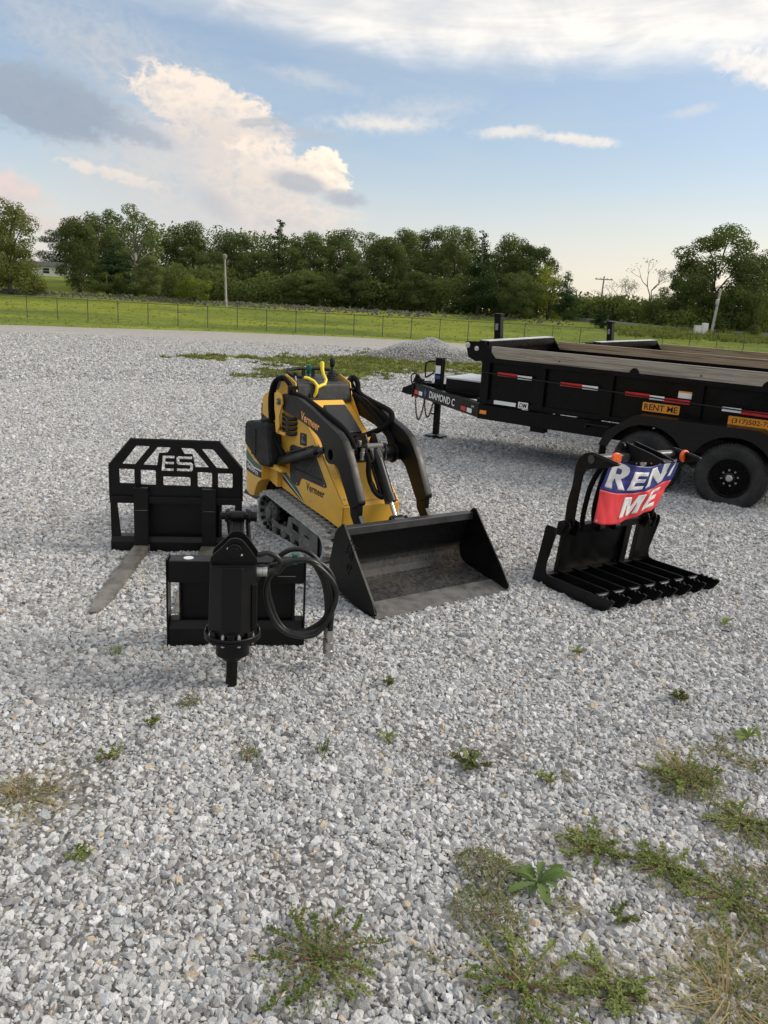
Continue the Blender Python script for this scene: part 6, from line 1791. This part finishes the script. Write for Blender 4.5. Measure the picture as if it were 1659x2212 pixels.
            rm = B(MB().lathe([(.215, .004), (.222, .002), (.216, -.012), (.200, -.022), (.195, -.055), (.180, -.065), (.150, -.050), (.120, -.040), (.085, -.035), (.080, -.035), (.055, -.034)][::-1] + [(.205, -.02)], (0, 0, 0), 'y', 40), 'rim', RIM, wh, bevel=0, smooth=40)
            for k in range(8):
                a = k * math.pi / 4 + .2
                B(MB().lathe([(.020, -.050), (.020, -.0445)], (.150 * math.cos(a), 0, .150 * math.sin(a)), 'y', 12), 'vent_hole', RUBD, wh, bevel=0)
                B(MB().lathe([(.013, -.04), (.013, -.012), (.008, -.006)], (.086 * math.cos(a + .4), 0, .086 * math.sin(a + .4)), 'y', 6), 'lug_nut', ZINC, wh, bevel=0)
            B(MB().lathe([(.060, -.036), (.060, .0), (.050, .006), (.044, .008)], (0, 0, 0), 'y', 24), 'hub', RIM, wh, bevel=0, smooth=40)
            B(MB().lathe([(.038, .004), (.038, .016), (.030, .024)], (0, 0, 0), 'y', 20), 'hub_cap', STEEL, wh, bevel=0, smooth=40)
    for wx in (-3.66, -4.61): B(MB().cyl((wx, -1.05, .385), (wx, 1.05, .385), .05, 12), 'axle', TRAILB, bevel=0, smooth=40)
    B(MB().box(-4.9, -3.3, -.55, .55, .50, .58), 'suspension', TRAILB)
    B(MB().box(-2.25, -2.05, .86, .98, .50, .58), 'spare_bracket', TRAILB)
    # tail gate
    B(MB().box(x1 - .05, x1, -1.05, 1.05, .80, 1.42), 'tail_gate')
    return T


tr1 = make_trailer()
tr2 = copy_tree(tr1)
for (tr, loc, ang, lab) in ((tr1, (.745, 12.054, 0), 144.6, 'nearest black dump trailer with tandem wheels and grey plank sides'),
                            (tr2, (3.35, 15.4, .0), 135.0, 'second black dump trailer, mostly hidden behind the nearest one')):
    tr['label'] = lab; tr['group'] = 'parked dump trailers'
    # nose a little higher than the tail
    tr.rotation_euler = (0, R(1.0) * -1, R(ang))
    tr.location = (loc[0], loc[1], loc[2] - .068 * 0)
for t_ in (tr1, tr2):
    t_.rotation_euler = (-R(1.9), -R(.9), t_.rotation_euler[2]); t_.location.z = .036


# ================================================================== weeds in the stone
def plant_mat(name, c1, c2, tr=.25):
    return leaf_mat(name, c1, c2, tr)


WG = plant_mat('weed_green', (.10, .14, .045), (.24, .285, .10)); WO = plant_mat('weed_olive', (.085, .11, .038), (.19, .215, .085)); WD = plant_mat('dandelion_green', (.065, .115, .035), (.15, .215, .075))
STEM = pmat('red_stem', (.26, .095, .06), .6, var=.25, scale=20)
SOIL = pmat('brown_soil', (.16, .125, .09), .95, var=.3, scale=12)


def leaf_quad(vs, fs, p, d, nrm, L, Wd, cup=.15):
    d = d.normalized(); s = nrm.cross(d).normalized(); b = len(vs); n = nrm.normalized()
    pts = [(0, .12), (.35, .85), (.7, 1.0), (1.0, .35)]
    row = []
    for (t, w) in pts:
        c = p + d * L * t + n * (L * .12 * math.sin(t * 3))
        vs.append(c - s * Wd * w * .5 + n * cup * Wd * w); vs.append(c + s * Wd * w * .5 + n * cup * Wd * w); vs.append(c); row.append(len(vs) - 3)
    for a, b2 in zip(row, row[1:]):
        fs.append((a, a + 2, b2 + 2, b2)); fs.append((a + 2, a + 1, b2 + 1, b2 + 2))


def obj_of(name, vs, fs, mat, parent):
    me = bpy.data.meshes.new(name); me.from_pydata([tuple(v) for v in vs], [], fs); me.materials.append(mat)
    for p in me.polygons: p.use_smooth = True
    return link(name, me, parent)


def creeping(t, r, ns, seed, mat=WG, lf=.016, dens=1.0, up=.35):
    rs = random.Random(seed); st = MB(); vs = []; fs = []
    for k in range(ns):
        a = k * 2 * math.pi / ns + rs.uniform(-.4, .4); L = r * rs.uniform(.6, 1.15); z = .012; pts = [Vector((0, 0, .012))]
        for i in range(5):
            a += rs.gauss(0, .22); q = pts[-1] + Vector((math.cos(a), math.sin(a), 0)) * L / 5; q.z = .014 + .02 * rs.random() + up * .03 * i / 4; pts.append(q)
        st.tube(pts, [.0026, .0024, .0022, .0019, .0016, .001], 5)
        for i, (p, q) in enumerate(zip(pts, pts[1:])):
            for j in range(int((3 + i * 1.6) * dens)):
                c = p.lerp(q, rs.random()); d = Vector((rs.gauss(0, 1), rs.gauss(0, 1), rs.uniform(.1, .9))); nr = Vector((rs.gauss(0, .5), rs.gauss(0, .5), 1)).normalized()
                leaf_quad(vs, fs, c + Vector((0, 0, .004)), d - nr * d.dot(nr) * .6, nr, lf * rs.uniform(.6, 1.3), lf * rs.uniform(.4, .65))
    st.build('stems', STEM, t, smooth=60); obj_of('foliage', vs, fs, mat, t)


def rosette(t, r, n, seed, mat=WD, wid=.26, lobes=True, lift=.5):
    rs = random.Random(seed)
    for k in range(n):
        a = k * 2.4 + rs.uniform(-.2, .2); L = r * rs.uniform(.6, 1.1); d = Vector((math.cos(a), math.sin(a), 0)); s = Vector((-d.y, d.x, 0)); el = rs.uniform(.15, 1.0) * lift
        vs = []; fs = []; m = 11; rows = []
        for i in range(m + 1):
            u = i / m; c = d * L * (u - .1 * u * u * el) + Vector((0, 0, .012 + L * el * math.sin(u * 2.3) * .75))
            w = L * wid * (math.sin(math.pi * min(1, .06 + u * .94) ** 1.6) ** .8) * .5
            if lobes: w *= (1.1 if i % 2 else .66) * rs.uniform(.85, 1.15)
            fold = .25 * w; sh = d * (-.04 * L if (lobes and i % 2) else 0)
            vs += [c - s * w + Vector((0, 0, fold)) + sh, c, c + s * w + Vector((0, 0, fold)) + sh]
            rows.append(len(vs) - 3)
        for p, q in zip(rows, rows[1:]): fs += [(p, p + 1, q + 1, q), (p + 1, p + 2, q + 2, q + 1)]
        obj_of('leaf', vs, fs, mat, t)


def matted(t, r, n, seed, mat=WO, h=.05):
    rs = random.Random(seed); vs = []; fs = []; st = MB()
    for k in range(n):
        a = rs.uniform(0, 6.28); q = r * math.sqrt(rs.random()); p = Vector((q * math.cos(a), q * math.sin(a) * .8, .01 + h * rs.random() * (1 - (q / r) ** 2)))
        d = Vector((rs.gauss(0, 1), rs.gauss(0, 1), rs.uniform(-.1, .7))); leaf_quad(vs, fs, p, d, Vector((rs.gauss(0, .5), rs.gauss(0, .5), 1)).normalized(), rs.uniform(.007, .016), rs.uniform(.004, .008))
    for k in range(int(n / 16)):
        a = rs.uniform(0, 6.28); q = r * .8 * rs.random(); p = Vector((q * math.cos(a), q * math.sin(a), .01)); st.tube([p, p + Vector((rs.gauss(0, .02), rs.gauss(0, .02), h * .6)), p + Vector((rs.gauss(0, .04), rs.gauss(0, .04), h))], [.0016, .0012, .0007], 4)
    st.build('stems', pmat('straw_stem', (.24, .17, .09), .8), t, smooth=60); obj_of('foliage', vs, fs, mat, t)


def grassy(t, r, n, seed, mat, h, w=.0022, droop=.9):
    vs, fs = tuft_mesh(n, h, r * 1.6, seed, w, droop)
    obj_of('blades', vs, fs, mat, t)


WEEDS = [
    (-1.329, 2.548, 'dry', .13, 'dry straw coloured grass clump at the left edge of the gravel'),
    (-1.079, 2.808, 'creep', .06, 'small creeping green weed just right of the dry straw clump'),
    (-.982, 3.075, 'creep', .04, 'tiny green weed farther back from the dry straw clump'),
    (-.216, 2.946, 'grass', .05, 'small tuft of bright green blades in the middle of the gravel'),
    (.069, 3.088, 'ros', .06, 'little bright broad leaved rosette right of the bright green tuft'),
    (.075, 3.582, 'creep', .03, 'faint weed sprig in front of the loader bucket'),
    (.432, 2.905, 'patch', .09, 'low green weed patch with upright leaves right of the little rosette'),
    (.735, 2.817, 'creep', .045, 'small dark green weed right of the low weed patch'),
    (2.264, 4.716, 'ros', .07, 'small green weed in front of the root grapple'),
    (1.565, 3.607, 'patch', .05, 'upright little green weed far right, midway to the grapple'),
    (1.152, 4.095, 'creep', .05, 'pale flat weed in the gravel between bucket and grapple'),
    (-1.397, 3.794, 'grass', .05, 'thin grass tuft left of the auger drive'),
    (1.77, 3.265, 'ros', .09, 'dark broad leaved weed at the right edge of the gravel'),
    (1.326, 2.856, 'big', .17, 'large tangled weed clump toward the right edge'),
    (1.446, 2.596, 'purs', .13, 'purslane mat in front of the large tangled clump'),
    (.589, 2.219, 'dand', .14, 'dandelion rosette with long toothed leaves'),
    (.425, 2.25, 'mat', .13, 'dull olive matted weed left of the dandelion'),
    (.826, 2.413, 'purs', .12, 'purslane with thick red stems behind the dandelion'),
    (.40, 2.05, 'mat', .14, 'flat olive weed mat in front of the dandelion'),
    (-.114, 1.837, 'purs', .17, 'wide purslane patch at the bottom, left of centre'),
    (.471, 1.781, 'purs', .16, 'purslane patch at the bottom, right of centre'),
    (1.23, 2.172, 'purs', .14, 'purslane and dry stalks at the right edge, low down'),
    (1.047, 1.772, 'dry', .17, 'dry straw coloured grass clump in the bottom right corner'),
    (-.868, 3.289, 'mat', .06, 'faint flat weed in front of the auger drive'),
    (-.507, 2.882, 'mat', .05, 'thin bluish flat weed left of the bright green tuft'),
    (.828, 2.063, 'creep', .06, 'yellowish weed sprig right of the flat olive mat'),
    (-.96, 2.219, 'creep', .05, 'small flat weed in the lower left gravel'),
    (1.066, 2.324, 'purs', .11, 'sprawling purslane right of the dandelion'),
    (.72, 1.80, 'purs', .11, 'bright purslane beside the bottom right straw clump'),
    (1.30, 1.95, 'dry', .10, 'small dry grass clump at the right edge above the corner clump'),
]
for i, (x, y, k, r, lab) in enumerate(WEEDS):
    nm = {'dry': 'dry_grass_clump', 'grass': 'grass_tuft', 'dand': 'dandelion', 'purs': 'purslane'}.get(k, 'weed')
    t = empty(nm, (x, y, heap(x, y) + .004), i * 1.7, lab, 'grass' if k in ('dry', 'grass') else 'weed')
    if k == 'dry': grassy(t, r * .6, 46, 300 + i, GRD, r * .62, .0017, 1.1); grassy(t, r * 1.2, 110, 350 + i, GRD, r * .16, .0017, 1.5); matted(t, r * 1.1, 260, 370 + i, WO, .02)
    elif k == 'grass': grassy(t, r, 26, 300 + i, WG, .07, .0028, .5)
    elif k == 'creep': creeping(t, r, 5, 300 + i, WG, .013, 1.2)
    elif k == 'ros': rosette(t, r, 9, 300 + i, WG, .34, False, .9)
    elif k == 'patch': creeping(t, r, 9, 300 + i, WO, .015, 1.5); rosette(t, r * .75, 6, 330 + i, WG, .30, False, 1.5)
    elif k == 'big':
        creeping(t, r, 18, 300 + i, WG, .016, 1.8, 1.2); matted(t, r * .9, 900, 320 + i, WG, .07); grassy(t, r, 60, 340 + i, GRD, .10, .0018, 1.0)
    elif k == 'purs': creeping(t, r * 1.25, 15, 300 + i, WG, .0135, 2.0, .15); matted(t, r * 1.1, int(15000 * r * r), 360 + i, WG, .014); grassy(t, r, 40, 380 + i, GRD, .05, .0012, 1.3)
    elif k == 'mat': matted(t, r, 620 if r > .08 else 130, 300 + i)
    elif k == 'dand': rosette(t, r * .95, 17, 300 + i, WD, .24, True, .6)

# sparse cover toward the lower right, too thin and mixed to count
rs = random.Random(77); vs = []; fs = []; V2 = []; F2 = []
for i in range(30000):
    x = rs.uniform(-.3, 2.1); y = rs.uniform(1.25, 3.3)
    f = mnoise.noise(Vector((x * 4, y * 4, 0))) + .5 * mnoise.noise(Vector((x * 11, y * 11, 3))) + (x * 1.0 - y * .50) * .62 - .20
    if f < .17: continue
    p = Vector((x, y, heap(x, y) + .012 + .012 * rs.random())); d = Vector((rs.gauss(0, 1), rs.gauss(0, 1), rs.uniform(0, .7)))
    if rs.random() < .66: leaf_quad(vs, fs, p, d, Vector((rs.gauss(0, .5), rs.gauss(0, .5), 1)).normalized(), rs.uniform(.008, .02), rs.uniform(.005, .011))
    else:
        d.z = abs(d.z); d.normalize(); s = d.orthogonal().normalized() * .0014; L = rs.uniform(.03, .11); b = len(V2); V2 += [p - s, p + s, p + d * L * .6 + Vector((0, 0, -.01)), p + d * L + Vector((0, 0, -.025))]; F2 += [(b, b + 1, b + 2), (b, b + 2, b + 3)]
tag(obj_of('ground_cover', vs, fs, WO, None), 'scattered tiny weeds through the stone at lower right', kind='stuff')
tag(obj_of('straw', V2, F2, GRD, None), 'scattered dry straw through the stone at lower right', kind='stuff')
